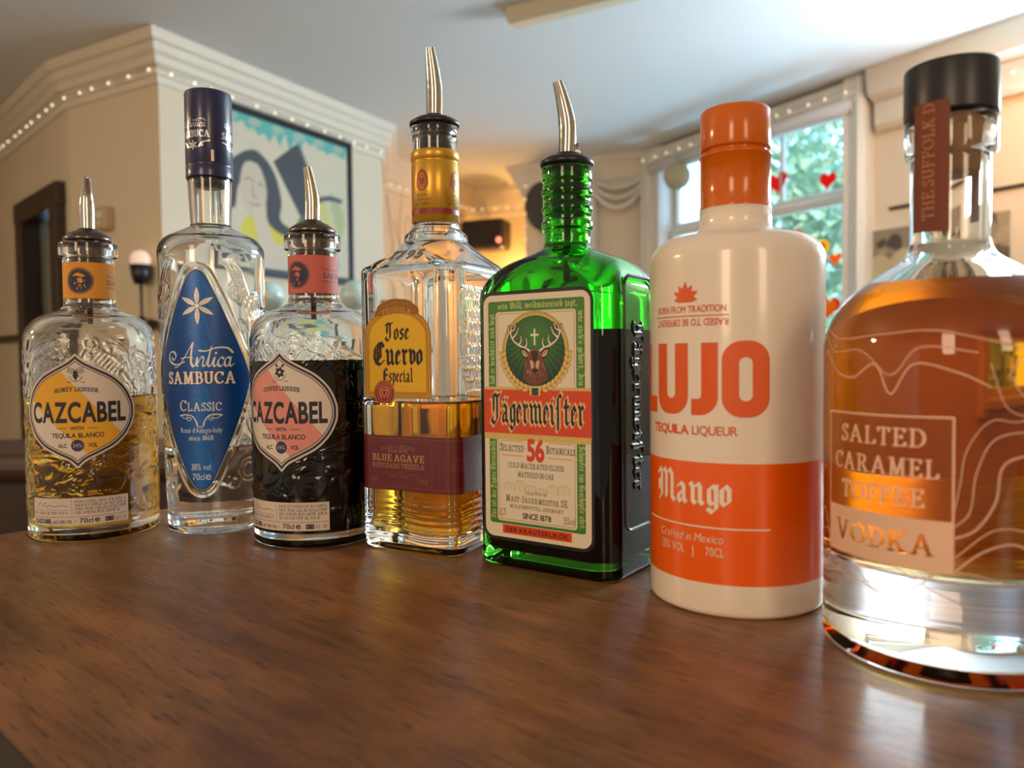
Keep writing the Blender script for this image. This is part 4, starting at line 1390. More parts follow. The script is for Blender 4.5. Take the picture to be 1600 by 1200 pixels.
def oval_label(stripe, kind, seed):
    a = Art(-39, 37, 48, 127, .2)
    cx = -1.
    P = ogee(cx)
    rng = random.Random(seed)
    PAPER = (214, 200, 184)
    a.poly(P, PAPER)
    full = a.A.copy()
    # the diagonal band, kept inside the outline
    a.poly([(-46, 122), (-12, 116), (30, 67), (12, 48), (4, 60), (-46, 108)], stripe)
    keep = polysd(loop_edges(P), a.X.ravel(), a.Z.ravel()).reshape(a.X.shape)
    a.A = full
    for lo, hi, c in ((-9, 1.15, PAPER), (1.15, 2.65, NAVY), (2.65, 3.35, PAPER), (3.35, 3.85, NAVY)):
        m = np.clip((keep - lo) / a.res + .5, 0, 1) * np.clip((hi - keep) / a.res + .5, 0, 1)
        a.C = a.C * (1 - m[..., None]) + np.array(c) * m[..., None]
    # paper flecks
    for k in range(500):
        a.circle(rng.uniform(-37, 35), rng.uniform(50, 124), rng.uniform(.15, .35), rng.choice([(176, 156, 132), (232, 220, 204)]), .35)
    a.A = np.minimum(a.A, full)
    # emblem
    ez = 112
    if kind == 'bee':
        a.poly(leafshape(cx, ez + 2.6, -1.571, 7, 1.5), INK)
        for q in (.55, 2.6, .1, 3.04): a.line(leafshape(cx, ez + 1.2, q, 5.2, 1.1), .35, INK, closed=True)
        for q in (-.6, -2.5): a.line([(cx, ez), (cx + 3 * math.cos(q), ez + 3 * math.sin(q))], .35, INK)
    else:
        for k in range(6): a.poly(leafshape(cx, ez, k * 1.047 + .3, 3.7, 1.15), INK)
        a.circle(cx, ez, .9, PAPER)
        for q in (.9, 2.2): a.poly(leafshape(cx + 2.4 * math.cos(q), ez + 2.4 + math.sin(q), q, 2.6, .8), INK)
    a.line(arc(cx, ez + .6, 4.4, 5.6, 205, 335), .35, INK)
    for q in (-1, 1): a.line([(cx + q * 3, ez - 5.6), (cx + q * 5.4, ez - 5.6)], .35, INK)
    a.text(('·HONEY LIQUEUR·' if kind == 'bee' else '·COFFEE LIQUEUR·'), cx, 100.6, 2.7, INK, 'serif', w=27.5, arc=75, bold=.02)
    a.text('CAZCABEL', cx - .3, 80.3, 12.6, INK, w=60.5, bold=.030, track=.10)
    a.text('WITH', cx, 74.9, 2.3, INK, w=8, bold=.03)
    for q in (-1, 1): a.line([(cx + q * 6.5, 76.1), (cx + q * 12.5, 76.1)], .4, INK)
    a.text('TEQUILA BLANCO', cx, 69.9, 2.9, INK, w=32, bold=.03)
    a.text('ALC', cx - 9.2, 63.4, 2.5, INK, w=5.5, bold=.03); a.text('VOL', cx + 9.2, 63.4, 2.5, INK, w=5.5, bold=.03)
    a.circle(cx, 64.6, 3.9, (44, 46, 84)); a.text('34%', cx, 63.4, 2.5, (200, 190, 190), w=5.6)
    return a


def base_label(seed):
    a = Art(-35, 29.5, 11, 30.5, .2)
    a.rect(-34.3, 28.8, 11.7, 29.8, (206, 190, 176))
    rng = random.Random(seed)
    for k in range(200): a.circle(rng.uniform(-34, 28), rng.uniform(12, 29), .2, (176, 156, 138), .4)
    a.line(catmull([(-31, 23), (-28, 27), (-26.5, 24), (-24, 26.8), (-23, 23.6), (-20.5, 25.2), (-18, 24.2), (-12, 25), (-8, 24)], 8), .3, INK, .9)
    a.line([(-33, 22), (-8, 22)], .2, INK, .7)
    ticks(a, -33, -8, 19.2, 1.6, INK, seed + 3)
    a.line([(-5.6, 18.2), (-5.6, 28.6)], .22, INK, .8)
    for k in range(4): ticks(a, -3.5, 27.5 - (k == 3) * 4, 26.6 - k * 2.45, 1.6, INK, seed + 9 + k)
    a.line([(-33, 17.3), (28, 17.3)], .22, INK, .8)
    a.text('CAZCABEL', -33, 13.2, 2.6, INK, w=14, bold=.05, align='l'); a.text('ALC 34% VOL', -18, 13.2, 1.9, INK, w=12.5, align='l', bold=.02)
    a.text('•', -3.5, 13.4, 2, INK)
    a.text('70cl', -1, 13.2, 3, INK, w=8, align='l', bold=.02); a.text('e', 8, 13.2, 4.0, INK, align='l', sx=1.2, bold=.02)
    a.rect(14.2, 19.2, 13, 16, INK); ticks(a, 14.6, 19, 13.8, 1.4, (200, 186, 170), 2)
    ticks(a, 20.5, 28, 13.4, 1.9, INK, seed)
    return a


def neck_label(color, dark, seed):
    a = Art(-51, 51, 162, 190, .2)
    rng = random.Random(seed)
    zig = [(x, 163.3 + (.5 if k % 2 else 0)) for k, x in enumerate(np.arange(-51, 51.1, .8))]
    top = [(x, 188.8 - (.5 if k % 2 else 0)) for k, x in enumerate(np.arange(51, -51.1, -.8))]
    a.poly(zig + top, color)
    for k in range(500): a.circle(rng.uniform(-50, 50), rng.uniform(164, 188), rng.uniform(.15, .5), tuple(min(255, c * rng.choice([.86, 1.1])) for c in color), .4)
    cx, cz = -2.8, 175.6
    a.circle(cx, cz, 8.4, dark); a.circle(cx, cz, 9.0, dark, ring=.3)
    for k in range(40):
        t = k * 6.283 / 40
        a.line([(cx + 6.9 * math.cos(t), cz + 6.9 * math.sin(t)), (cx + 7.9 * math.cos(t), cz + 7.9 * math.sin(t))], .2, color, .7)
    # a bearded head in a hat, seen as patches of light
    a.poly(catmull([(cx - 4.6, cz + 3.2), (cx - 1, cz + 5.6), (cx + 3.6, cz + 3.6), (cx + 1.5, cz + 2.6), (cx - 2, cz + 3.4)], 5, True), color)
    a.poly(catmull([(cx - 1.4, cz + 1.6), (cx + 1.4, cz + 1.8), (cx + 2.2, cz - .6), (cx + .6, cz - 1.6), (cx - .6, cz - .4)], 5, True), color)
    for k in range(16):
        x, z = cx + rng.uniform(-3.4, 3.4), cz + rng.uniform(-5.6, 2.5)
        a.poly(leafshape(x, z, rng.uniform(-2.2, -.9), rng.uniform(.8, 2), .35), color)
    a.text('SABOR', 15, 173.4, 3.4, dark, w=15, align='l', bold=.01)
    ticks(a, 15, 30, 178.6, 1.2, dark, 5, .5); ticks(a, 15, 30, 170.8, 1.2, dark, 6, .5)
    return a


def round_liqueur(loc, yaw, text, level, liquid, stripe, kind, neckc, seed, lean, straight):
    o = empty('liqueur_bottle', (*loc, CZ), yaw, text, 'bottle', 'bottles on the bar')
    out = [(0, .0045), (.030, .0040, .002), (.0345, 0, .0015), (.0415, 0, .006), (.0415, .1475, .019), (.0162, .1570, .007), (.0162, .1925, .0006), (.0187, .1932, .0012), (.0187, .2035, .0025), (.0150, .2035, .001), (.0138, .2030)]
    inn = [(0, .0085), (.0385, .0085, .005), (.0388, .1445, .017), (.0128, .1548, .005), (.0128, .2030)]
    bottle(o, out, inn, level, liquidm=liquid, n=420, emboss=floral(seed), zone=(.016, .146))
    label('oval_label', oval_label(stripe, kind, seed), outline_(.0415), M['paper'], o)
    label('strip_label', base_label(seed), outline_(.0415), M['paper'], o)
    label('neck_label', neck_label(neckc, NAVY, seed), outline_(.0162), M['paper'], o)
    # stopper: dark plug inside the neck, domed plate, steel tube, dip pipe
    lathe_part('stopper', [(0, .1835), (.0104, .1835), (.0112, .1865), (.0122, .187), (.0126, .199), (.0126, .2038), (.0150, .2042), (.0158, .2052), (.0150, .2075), (.0110, .2105), (.0070, .2122), (.0058, .2135), (0, .2138)], M['dmetal'], o)
    b = MB(); b.tube([(0, 0, .150), (0, 0, .186)], .0019, 10); b.build('air_pipe', M['dmetal'], o, True)
    spout(o, .212, world_lean(yaw, *lean), M['chrome'], .0365, .0050, straight)
    return o


_fl = {}
def floral(seed):
    if 'f' not in _fl:
        _fl['f'] = floral_relief(3)
    f = _fl['f']
    return lambda V: f(np.arctan2(V[..., 0], -V[..., 1]) * 41.5, V[..., 2] * 1000)
outline_ = lambda r: outline(r, r, r)

HONEY = liquid_mats('honey_liqueur', (.965, .815, .02), 46)
COFFEE = liquid_mats('coffee_liqueur', (.30, .10, .05), 600)
round_liqueur((-.2985, .546), 16.7, 'round clear bottle of golden liqueur with a yellow striped oval label, leftmost on the bar', .0965, HONEY, (222, 164, 34), 'bee', (214, 142, 34), 1, (.0028, -.0051), True)
round_liqueur((-.1338, .5220), -15.4, 'round clear bottle of near-black liqueur with a pink striped oval label and pouring spout', .1195, COFFEE, (214, 138, 124), 'flower', (196, 98, 82), 2, (-.0018, -.004), False)


# ---------------------------------------------------------------- tall clear bottle with the blue diamond
def blue_diamond():
    yaw = 10.4
    o = empty('liqueur_bottle', (-.2158, .5575, CZ), yaw, 'tall slim clear bottle with a blue diamond label and a dark blue cap', 'bottle', 'bottles on the bar')
    cx = -3.5
    half = [(0, 182), (3.6, 180.6), (7, 176), (13, 163), (22.5, 141), (32.5, 118.5), (35.8, 108), (33.5, 97), (24.5, 73.5), (13, 47), (7.2, 35.8), (3.6, 32), (0, 31)]
    R = catmull(half, 6)
    P = np.vstack([R, np.column_stack([-R[::-1, 0], R[::-1, 1]])[1:-1]]); P[:, 0] += cx
    # relief: ridge round the label, rings, scrolls
    e = Art(-114, 114, 8, 200, .6)
    w = (1, 1, 1)
    q = polysd(loop_edges(P), e.X.ravel(), e.Z.ravel()).reshape(e.X.shape)
    e.A = np.clip(1 - np.abs(q + 3.0) / 1.9, 0, 1) * 1.3
    for sx in (-1, 1):
        for x, z, r in ((27, 168, 6), (42, 158, 8), (34, 44, 8), (22, 36, 4)):
            e.circle(cx + sx * x, z, r, w, ring=1.2); e.circle(cx + sx * x, z, r * .62, w, ring=.9)
        for k in range(3):
            e.line(catmull([(cx + sx * (18 + k * 2), 188), (cx + sx * (24 + k * 3), 178), (cx + sx * (40 + k * 2), 142), (cx + sx * (52 + k), 128)], 8), 1., w)
            e.line(spiral(cx + sx * (55 + 16 * k), 150 - 12 * k, 8, 1.5, k), 1.1, w)
            e.line(spiral(cx + sx * (48 + 14 * k), 70 + 10 * k, 9, 1.6, k + 2), 1.1, w)
            e.line(catmull([(cx + sx * (28 + k * 3), 92), (cx + sx * (34 + k * 4), 70), (cx + sx * (46 + k * 2), 60), (cx + sx * (40 + k * 6), 40)], 8), 1., w)
        for k in range(16):
            e.poly(leafshape(cx + sx * (52 + (k % 4) * 16), 30 + (k // 4) * 40 + (k % 3) * 6, k * 1.1, 12, 2.4), w)
    e.A *= (q < -.6)
    soften(e, 1)
    f = relief_sheet(e, .0007)
    emb = lambda V: f(np.arctan2(V[..., 0], -V[..., 1]) * 35.5, V[..., 2] * 1000)
    out = [(0, .0050), (.024, .0040, .002), (.0275, 0, .0015), (.0333, 0, .005), (.0365, .2045, .014), (.0137, .2155, .003), (.0152, .2490, .0005), (.0152, .2560), (.0120, .2560)]
    inn = [(0, .0100), (.0295, .0100, .007), (.0338, .2010, .012), (.0108, .2130, .004), (.0118, .2490), (.0118, .2560)]
    bottle(o, out, inn, .0600, liquidm=liquid_mats('clear_spirit', (.995, .998, 1.), 2), n=380, emboss=emb, zone=(.008, .197))
    a = Art(cx - 37.5, cx + 37.5, 30, 183, .22)
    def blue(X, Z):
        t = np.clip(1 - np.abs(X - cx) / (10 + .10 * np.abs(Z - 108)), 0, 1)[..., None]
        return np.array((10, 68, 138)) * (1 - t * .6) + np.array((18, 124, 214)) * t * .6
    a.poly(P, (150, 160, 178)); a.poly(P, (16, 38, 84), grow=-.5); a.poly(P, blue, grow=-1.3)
    rng = random.Random(5)
    LB = (36, 124, 208)
    for z0 in (173, 150, 132, 100, 58):               # watermark fronds down the middle
        for k in range(7):
            for sx in (-1, 1):
                if sx > 0 or k % 2:
                    a.pen(catmull([(cx + sx * .6, z0 - k * 2.4), (cx + sx * (3 + k * .5), z0 - k * 2.4 + 1.5), (cx + sx * (5.5 + k * .5), z0 - k * 2.4 - 1)], 5), .5, .25, .5, LB, .55)
    SV = (236, 224, 214)
    for k in range(6):                                # six-pointed star
        t = math.pi / 2 + k * math.pi / 3
        L = 13 if k % 3 == 0 else 12
        p = leafshape(cx, 157, t, L, 1.6)
        a.poly(p, SV); a.line([(cx, 157), (cx + .72 * L * math.cos(t), 157 + .72 * L * math.sin(t))], .3, (150, 140, 140), .8)
    a.circle(cx, 157, 1.4, (240, 232, 224)); a.circle(cx, 157, 1.6, (120, 120, 130), ring=.3)
    antica(a, cx, 115.8, 1., SV)
    a.text('SAMBUCA', cx, 104.2, 8.0, SV, 'serif', w=49, bold=.022, outline=(.35, (20, 30, 60)))
    a.text('Classic', cx, 85.6, 7.2, SV, 'serif', w=29, sc=True, bold=.004)
    for sx in (-1, 1):                                # winged ornament
        a.pen(catmull([(cx + sx * 2, 76.2), (cx + sx * 3.2, 79), (cx + sx * 6, 82.4), (cx + sx * 11, 83), (cx + sx * 14.5, 82.4)], 8), .62, .3, .4 * sx, SV)
        a.line(spiral(cx + sx * 7.5, 80.6, 2.3, 1.2, 1.0 if sx > 0 else 2.1), .45, SV)
        a.line(catmull([(cx + sx * 14, 82.2), (cx + sx * 11, 80.4), (cx + sx * 8, 81)], 6), .4, SV)
        a.line(catmull([(cx, 74.6), (cx + sx * 2.2, 75.2), (cx + sx * 2.6, 78)], 6), .5, SV)
    a.text("Rossi d'Asiago-Italy", cx, 70.6, 3.4, SV, w=29)
    a.text('since 1868', cx, 65.4, 3.4, SV, w=17)
    a.text('38% vol', cx - .5, 45.0, 4.3, SV, w=13.5); a.text('70cl', cx - 2.3, 38.2, 4.3, SV, w=8.5); a.text('e', cx + 4.6, 38.2, 5.6, SV, sx=1.1)
    rz = lambda z: np.interp(z / 1000, [0, .2045], [.0333, .0365])
    taper = (rz(a.z) - .0355)[:, None]
    label('diamond_label', a, outline_(.0355), M['foil'], o, off=.00025, base=taper)
    # cap with foil print
    cap = lathe_part('cap', [(0, .2530), (.0146, .2530), (.0153, .2496), (.0158, .2490), (.0160, .2500), (.0160, .2575), (.0157, .258), (.0160, .2586), (.0160, .3085), (.0155, .3100), (.0145, .3106), (0, .3106)], mat('midnight_blue_cap', lin(20, 24, 72), .3, coat=.3), o)
    lathe_part('pouring_insert', [(0, .2440), (.0100, .2440), (.0114, .2460), (.0114, .2535), (0, .2535)], M['black'], o)
    a = Art(-26, 46, 258, 296, .18)
    for c in (-8.5, 24):
        antica(a, c, 283.2, .42, (206, 206, 210))
        a.text('SAMBUCA', c, 276.2, 4.6, (206, 206, 210), 'serif', w=24, bold=.02)
        for k in range(6):
            t = math.pi / 2 + k * math.pi / 3; a.poly(leafshape(c, 270.6, t, 3.8, .7), (206, 210, 206))
        for sx in (-1, 1):
            a.pen(catmull([(c + sx * 4.5, 269.4), (c + sx * 7, 272.4), (c + sx * 11.5, 273.6)], 6), .8, .4, .5, (206, 206, 210))
            a.line(spiral(c + sx * 6.8, 270.8, 1.6, 1.1, 1), .5, (206, 206, 210))
    a.rect(4.2, 6.2, 259.5, 267.5, (214, 190, 170))
    s = label('foil_print', a, outline_(.0160), artmat('silver_foil_print', .3, decal=True, metal=.6), o, off=.00012, cut=.02)
    s.parent = cap
    return o


def antica(a, cx, z, k, col):
    """the scripted first word; k = 1 gives a 46 mm wide word"""
    T = lambda pts: [(cx + k * (x - 23), z + k * y) for x, y in pts]
    pen = lambda pts, wd=1.0: a.pen(T(catmull(pts, 8)), max(.16, .66 * wd * k), max(.10, .26 * k), .75, col)
    pen([(13.0, 3.2), (6, 1.4), (0.6, 4.2), (.8, 9.2), (4.6, 10.2), (6.4, 7.4), (4.4, 4.6), (2.6, 6.2)])          # curl into the A
    pen([(5.0, -.6), (9, 1.0), (14, 7.5), (19.4, 16.2)], .8)
    pen([(19.4, 16.2), (18.2, 9), (18.0, 2.5), (19.6, .2), (21.0, 1.4)], 1.5)
    pen([(10.6, 5.6), (15, 6.4), (19, 6.0)], .7)
    pen([(21.0, 1.4), (22.2, 6.2), (21.8, 1.2), (22.4, .4)], 1.2)
    pen([(22.2, 2.0), (25.0, 6.6), (26.4, 5.4), (25.6, 1.4), (26.6, .2), (28.0, 2.0)], 1.1)
    pen([(28.0, 2.0), (30.6, 9.6), (31.6, 13.6)], .8); pen([(31.0, 12.0), (29.4, 4), (29.0, 1.2), (30.2, .2), (31.8, 2.0)], 1.2)
    pen([(23.4, 11.0), (28, 10.6), (35, 12.8), (42, 12.6), (45.6, 9.4)], 1.1)                                     # long bar of the t
    pen([(31.8, 2.0), (33.4, 6.2), (32.6, 1.4), (33.6, .2), (35.0, 1.6)], 1.2); a.circle(*T([(34.4, 9.2)])[0], .75 * k, col)
    pen([(39.4, 5.2), (38.0, 6.2), (36.0, 4.4), (35.6, 1.4), (37.2, .1), (39.6, 1.8)], 1.2)
    pen([(43.6, 5.4), (42.0, 6.4), (40.0, 3.8), (40.2, .6), (42.0, .6), (43.8, 4.6), (44.2, 6.2), (43.2, 1.4), (44.2, .2), (46.2, 1.8)], 1.2)


blue_diamond()


# ---------------------------------------------------------------- square clear bottle, gold label
def gold_square():
    yaw = -28.4
    o = empty('tequila_bottle', (-.0484, .5030, CZ), yaw, 'square clear bottle of amber tequila with an arched gold label and a dark red band', 'bottle', 'bottles on the bar')
    out = [(0, .0045), (.027, .0040, .002), (.0305, 0, .0015), (.0360, 0, .004), (.0368, .006), (.0368, .1765, .007), (.0208, .1940, .002), (.0204, .1990, .003), (.0165, .2025, .002), (.0146, .2070, .004), (.0146, .2640), (.0152, .2645, .0005), (.0152, .2690, .001), (.0122, .2690)]
    inn = [(0, .0105), (.0325, .0105, .005), (.0338, .1745, .006), (.0172, .1918, .003), (.0116, .2050, .004), (.0116, .2690)]
    def sec(r, z):
        t = min(1, max(0, (r - .0205) / (.0360 - .0205)))
        if z < .02: t = 1
        return r, r, r * (1 - t) + min(r, .0085) * t
    e = Art(-38, 38, 4, 200, .5)
    w = (1, 1, 1)
    for k in range(7):
        e.line(catmull([(-38, 8 + k * 3.9), (-12, 9.5 + k * 3.9), (14, 7.2 + k * 3.9), (38, 8.8 + k * 3.9)], 8), 1.7, w, .8)
    s = Art(-38, 38, 100, 168, .4)
    rng = random.Random(3)
    for k in range(9): ticks(s, -30 + (k % 3) * 3, 28 - (k % 2) * 4, 158 - k * 7.2, 4.6, w, k, 1, .9)
    d = Art(-20, 20, 176, 194, .2)
    d.text('1795', -1.2, 181.4, 5.4, w, w=23, bold=.03, shear=.1, track=.3)
    soften(e, 2); soften(s, 1); soften(d, 1)
    fe, fs, fd = relief_sheet(e, .0005), relief_sheet(s, .0006), relief_sheet(d, .0007)
    def emb(V):
        X, Y, Z = V[..., 0] * 1000, V[..., 1] * 1000, V[..., 2] * 1000
        front = -Y > np.abs(X) * .99; side = X > np.abs(Y)
        h = fe(X, Z) * front + fe(Y, Z) * side + fs(Y, Z) * side
        return h
    bottle(o, out, inn, .0935, sec, liquidm=liquid_mats('amber_tequila', (.975, .80, .03), 62), n=400, emboss=emb, zone=(.004, .192))
    slope = np.interp(d.z, [176.5, 194], [.0368, .0208])[:, None]
    label('raised_date', d, lambda u: (np.asarray(u), np.zeros(len(u)), np.zeros(len(u)), np.full(len(u), -1.)), mat('raised_date_shade', lin(120, 122, 126), .15), o, off=-.0002, cut=.08, relief=.0013, base=slope)  # opaque grey: dark shading of the glass relief put into the colour
    cx = -5.2
    surf = outline(.0368, .0368, .0085)
    G, GD, BK_ = (222, 172, 20), (122, 74, 22), (34, 24, 22)
    a = Art(cx - 27, cx + 27, 92, 160, .2)
    body = [(-25.4, 95.4), (25.4, 95.4), (25.4, 133)] + arc(0, 133, 25.4, 18.5, 0, 180, 30) + [(-25.4, 133)]
    scal = []
    for k, t in enumerate(np.linspace(0, math.pi, 61)):
        r = 1 + .05 * abs(math.sin(t * 4.5))
        scal.append((16.5 * math.cos(t) * r, 147.0 + 9.5 * math.sin(t) * r))
    scal += [(-16.5, 145.4), (0, 147.2), (16.5, 145.4)]
    sh = lambda P: [(cx + x, z) for x, z in P]
    a.poly(sh(body), (184, 128, 22)); a.poly(sh(scal), (170, 116, 24))
    a.poly(sh(body), GD, grow=-.9); a.poly(sh(body), (214, 160, 40), grow=-1.25)
    a.poly(sh(body), GD, grow=-2.2); a.poly(sh(body), (196, 140, 26), grow=-2.6); a.poly(sh(body), GD, grow=-3.6, alpha=.7); a.poly(sh(body), G, grow=-3.9)
    a.poly(sh(scal), GD, grow=-.9); a.poly(sh(scal), (156, 104, 28), grow=-1.5)
    for k in range(26):
        x = -14 + k * 1.12; z = 149.6 + 3.6 * math.sqrt(max(0, 1 - (x / 17) ** 2)) - 2
        a.line([(cx + x, z - 2), (cx + x + .4, z + 2)], .35, GD, .8)
    a.text('TEQUILA', cx, 148.2, 3.3, (214, 160, 60), 'serif', w=22, arc=30)
    a.text('Jose', cx - .2, 131.5, 10.6, BK_, 'black', w=18.5, bold=-.004)
    a.text('Cuervo', cx, 116.2, 13.8, BK_, 'black', w=37, bold=.0)
    a.text('Especial', cx + .2, 105.4, 8.6, BK_, 'black', w=22.5, bold=-.004)
    c2, z2, RD = cx - 10.2, 98.4, (140, 34, 32)
    a.circle(c2, z2, 8.1, RD); a.circle(c2, z2, 8.1, (196, 140, 40), ring=.35); a.circle(c2, z2, 5.4, (206, 140, 60), ring=.3); a.circle(c2, z2, 7.4, (206, 140, 60), ring=.25)
    a.text('JOSE CUERVO', c2, z2 + 5.7, 1.3, (214, 150, 80), w=14, arc=5.7)
    a.poly([(c2 - 2, z2 + 2.6), (c2 + 2, z2 + 2.6), (c2 + 2, z2 - .4), (c2, z2 - 2.8), (c2 - 2, z2 - .4)], (214, 150, 80)); a.poly([(c2 - 1.3, z2 + 1.9), (c2 + 1.3, z2 + 1.9), (c2 + 1.3, z2 - .2), (c2, z2 - 1.8), (c2 - 1.3, z2 - .2)], RD)
    for q in (-1, 1): a.pen(catmull([(c2 + q * 2.2, z2 - 2.8), (c2 + q * 3.6, z2), (c2 + q * 2.4, z2 + 3.4), (c2, z2 + 4)], 5), .4, .25, 0, (214, 150, 80))
    label('gold_label', a, surf, M['foil'], o)
    # dark red band right round front and sides
    a = Art(-78, 78, 37, 73, .22)
    R1, GL = (98, 26, 28), (190, 148, 84)
    a.rect(-78, 78, 38.2, 72.2, R1)
    for z in (40.2, 70.4): a.line([(-78, z), (78, z)], .3, (150, 96, 66), .8)
    for x in (-31.5, 19.5, 24, 29.5): a.line([(x, 41.5), (x, 69)], .25, (140, 84, 66), .7)
    for z in (42, 68.6): a.line([(-31.5, z), (19.5, z)], .25, (140, 84, 66), .7)
    a.text('JALISCO · MEXICO', cx - .8, 64.2, 2.3, (150, 104, 72), 'serif', w=26, arc=60)
    a.text('MADE WITH', cx - .6, 61.7, 1.9, (176, 136, 84), 'serif', w=15)
    a.text('BLUE AGAVE', cx - .6, 56.2, 4.2, GL, 'serif', w=39.5, bold=.012)
    a.text('REPOSADO TEQUILA', cx - .6, 52.0, 2.9, GL, 'serif', w=39.5)
    a.line(catmull([(cx - 14, 47.6), (cx - 8, 49.2), (cx - 6, 47), (cx, 49), (cx + 4, 47), (cx + 10, 48.6), (cx + 15, 47.4)], 7), .3, (140, 90, 60), .8)
    a.line(catmull([(cx - 8, 45.6), (cx, 46.8), (cx + 9, 45.4)], 7), .25, (140, 90, 60), .7)
    a.text('38%', cx - 18.5, 43.2, 3, (150, 96, 64), w=7, alpha=.8); a.text('70cl', cx + 17.5, 43.2, 3, (150, 96, 64), w=8, alpha=.8)
    for k in range(3): ticks(a, 33, 47, 58 - k * 3, 1.6, (150, 96, 66), k, .5)
    a.rect(56, 72, 43, 67, (78, 24, 30)); a.rect(57, 71, 44, 66, (140, 84, 66), line=.25)
    label('red_band', a, surf, M['gloss'], o)
    # neck
    sl = lathe_part('neck_sleeve', [(.0148, .2068), (.0154, .2072), (.0154, .2445), (.0150, .2452), (.0150, .2462), (.0156, .2468), (.0156, .2515), (.0152, .2522), (.0148, .2526)], mat('gold_foil_sleeve', lin(206, 156, 52), .30, .55), o)
    a = Art(-48, 48, 207, 245, .2)
    a.rect(-48, 48, 211.4, 214.6, (140, 26, 36))
    for c in (-24, 0, 24):
        for r in (3.8, 2.6): a.line([(c + r * .8 * math.cos(t), 232 + r * 1.5 * math.sin(t)) for t in np.linspace(0, 6.28, 24)], .5, (164, 62, 36), .9)
        a.poly([(c - 1.4, 234), (c + 1.4, 234), (c + 1.4, 231), (c, 229), (c - 1.4, 231)], (164, 62, 36))
        for q in (-1, 1): a.pen(catmull([(c + q * 1.6, 226.5), (c + q * 4, 230), (c + q * 3, 236.5), (c, 239)], 6), .6, .35, 0, (164, 62, 36))
        ticks(a, c - 4, c + 4, 222.4, 1.3, (110, 70, 30), 1, .7); ticks(a, c - 7, c + 7, 219.6, 1.3, (110, 70, 30), 2, .7); ticks(a, c - 6.4, c + 6.4, 217, 1.3, (110, 70, 30), 3, .7)
    pr = label('sleeve_print', a, outline_(.0154), M['decal'], o, off=.0001, cut=.02)
    pr.parent = sl
    P = [(0, .236)]
    for k in range(4):
        z = .240 + k * .0072
        P += [(.0095, z), (.0112, z + .0015), (.0112, z + .0042), (.0095, z + .0058)]
    P += [(.0095, .2690), (.0158, .2692), (.0163, .2702), (.0160, .2718), (.0120, .2742), (.0075, .2752), (.0060, .2768), (0, .2770)]
    lathe_part('stopper', P, M['rubber'], o)
    spout(o, .2755, world_lean(yaw, -.0020, -.004), M['chrome'], .0430, .0053)
    return o
gold_square()


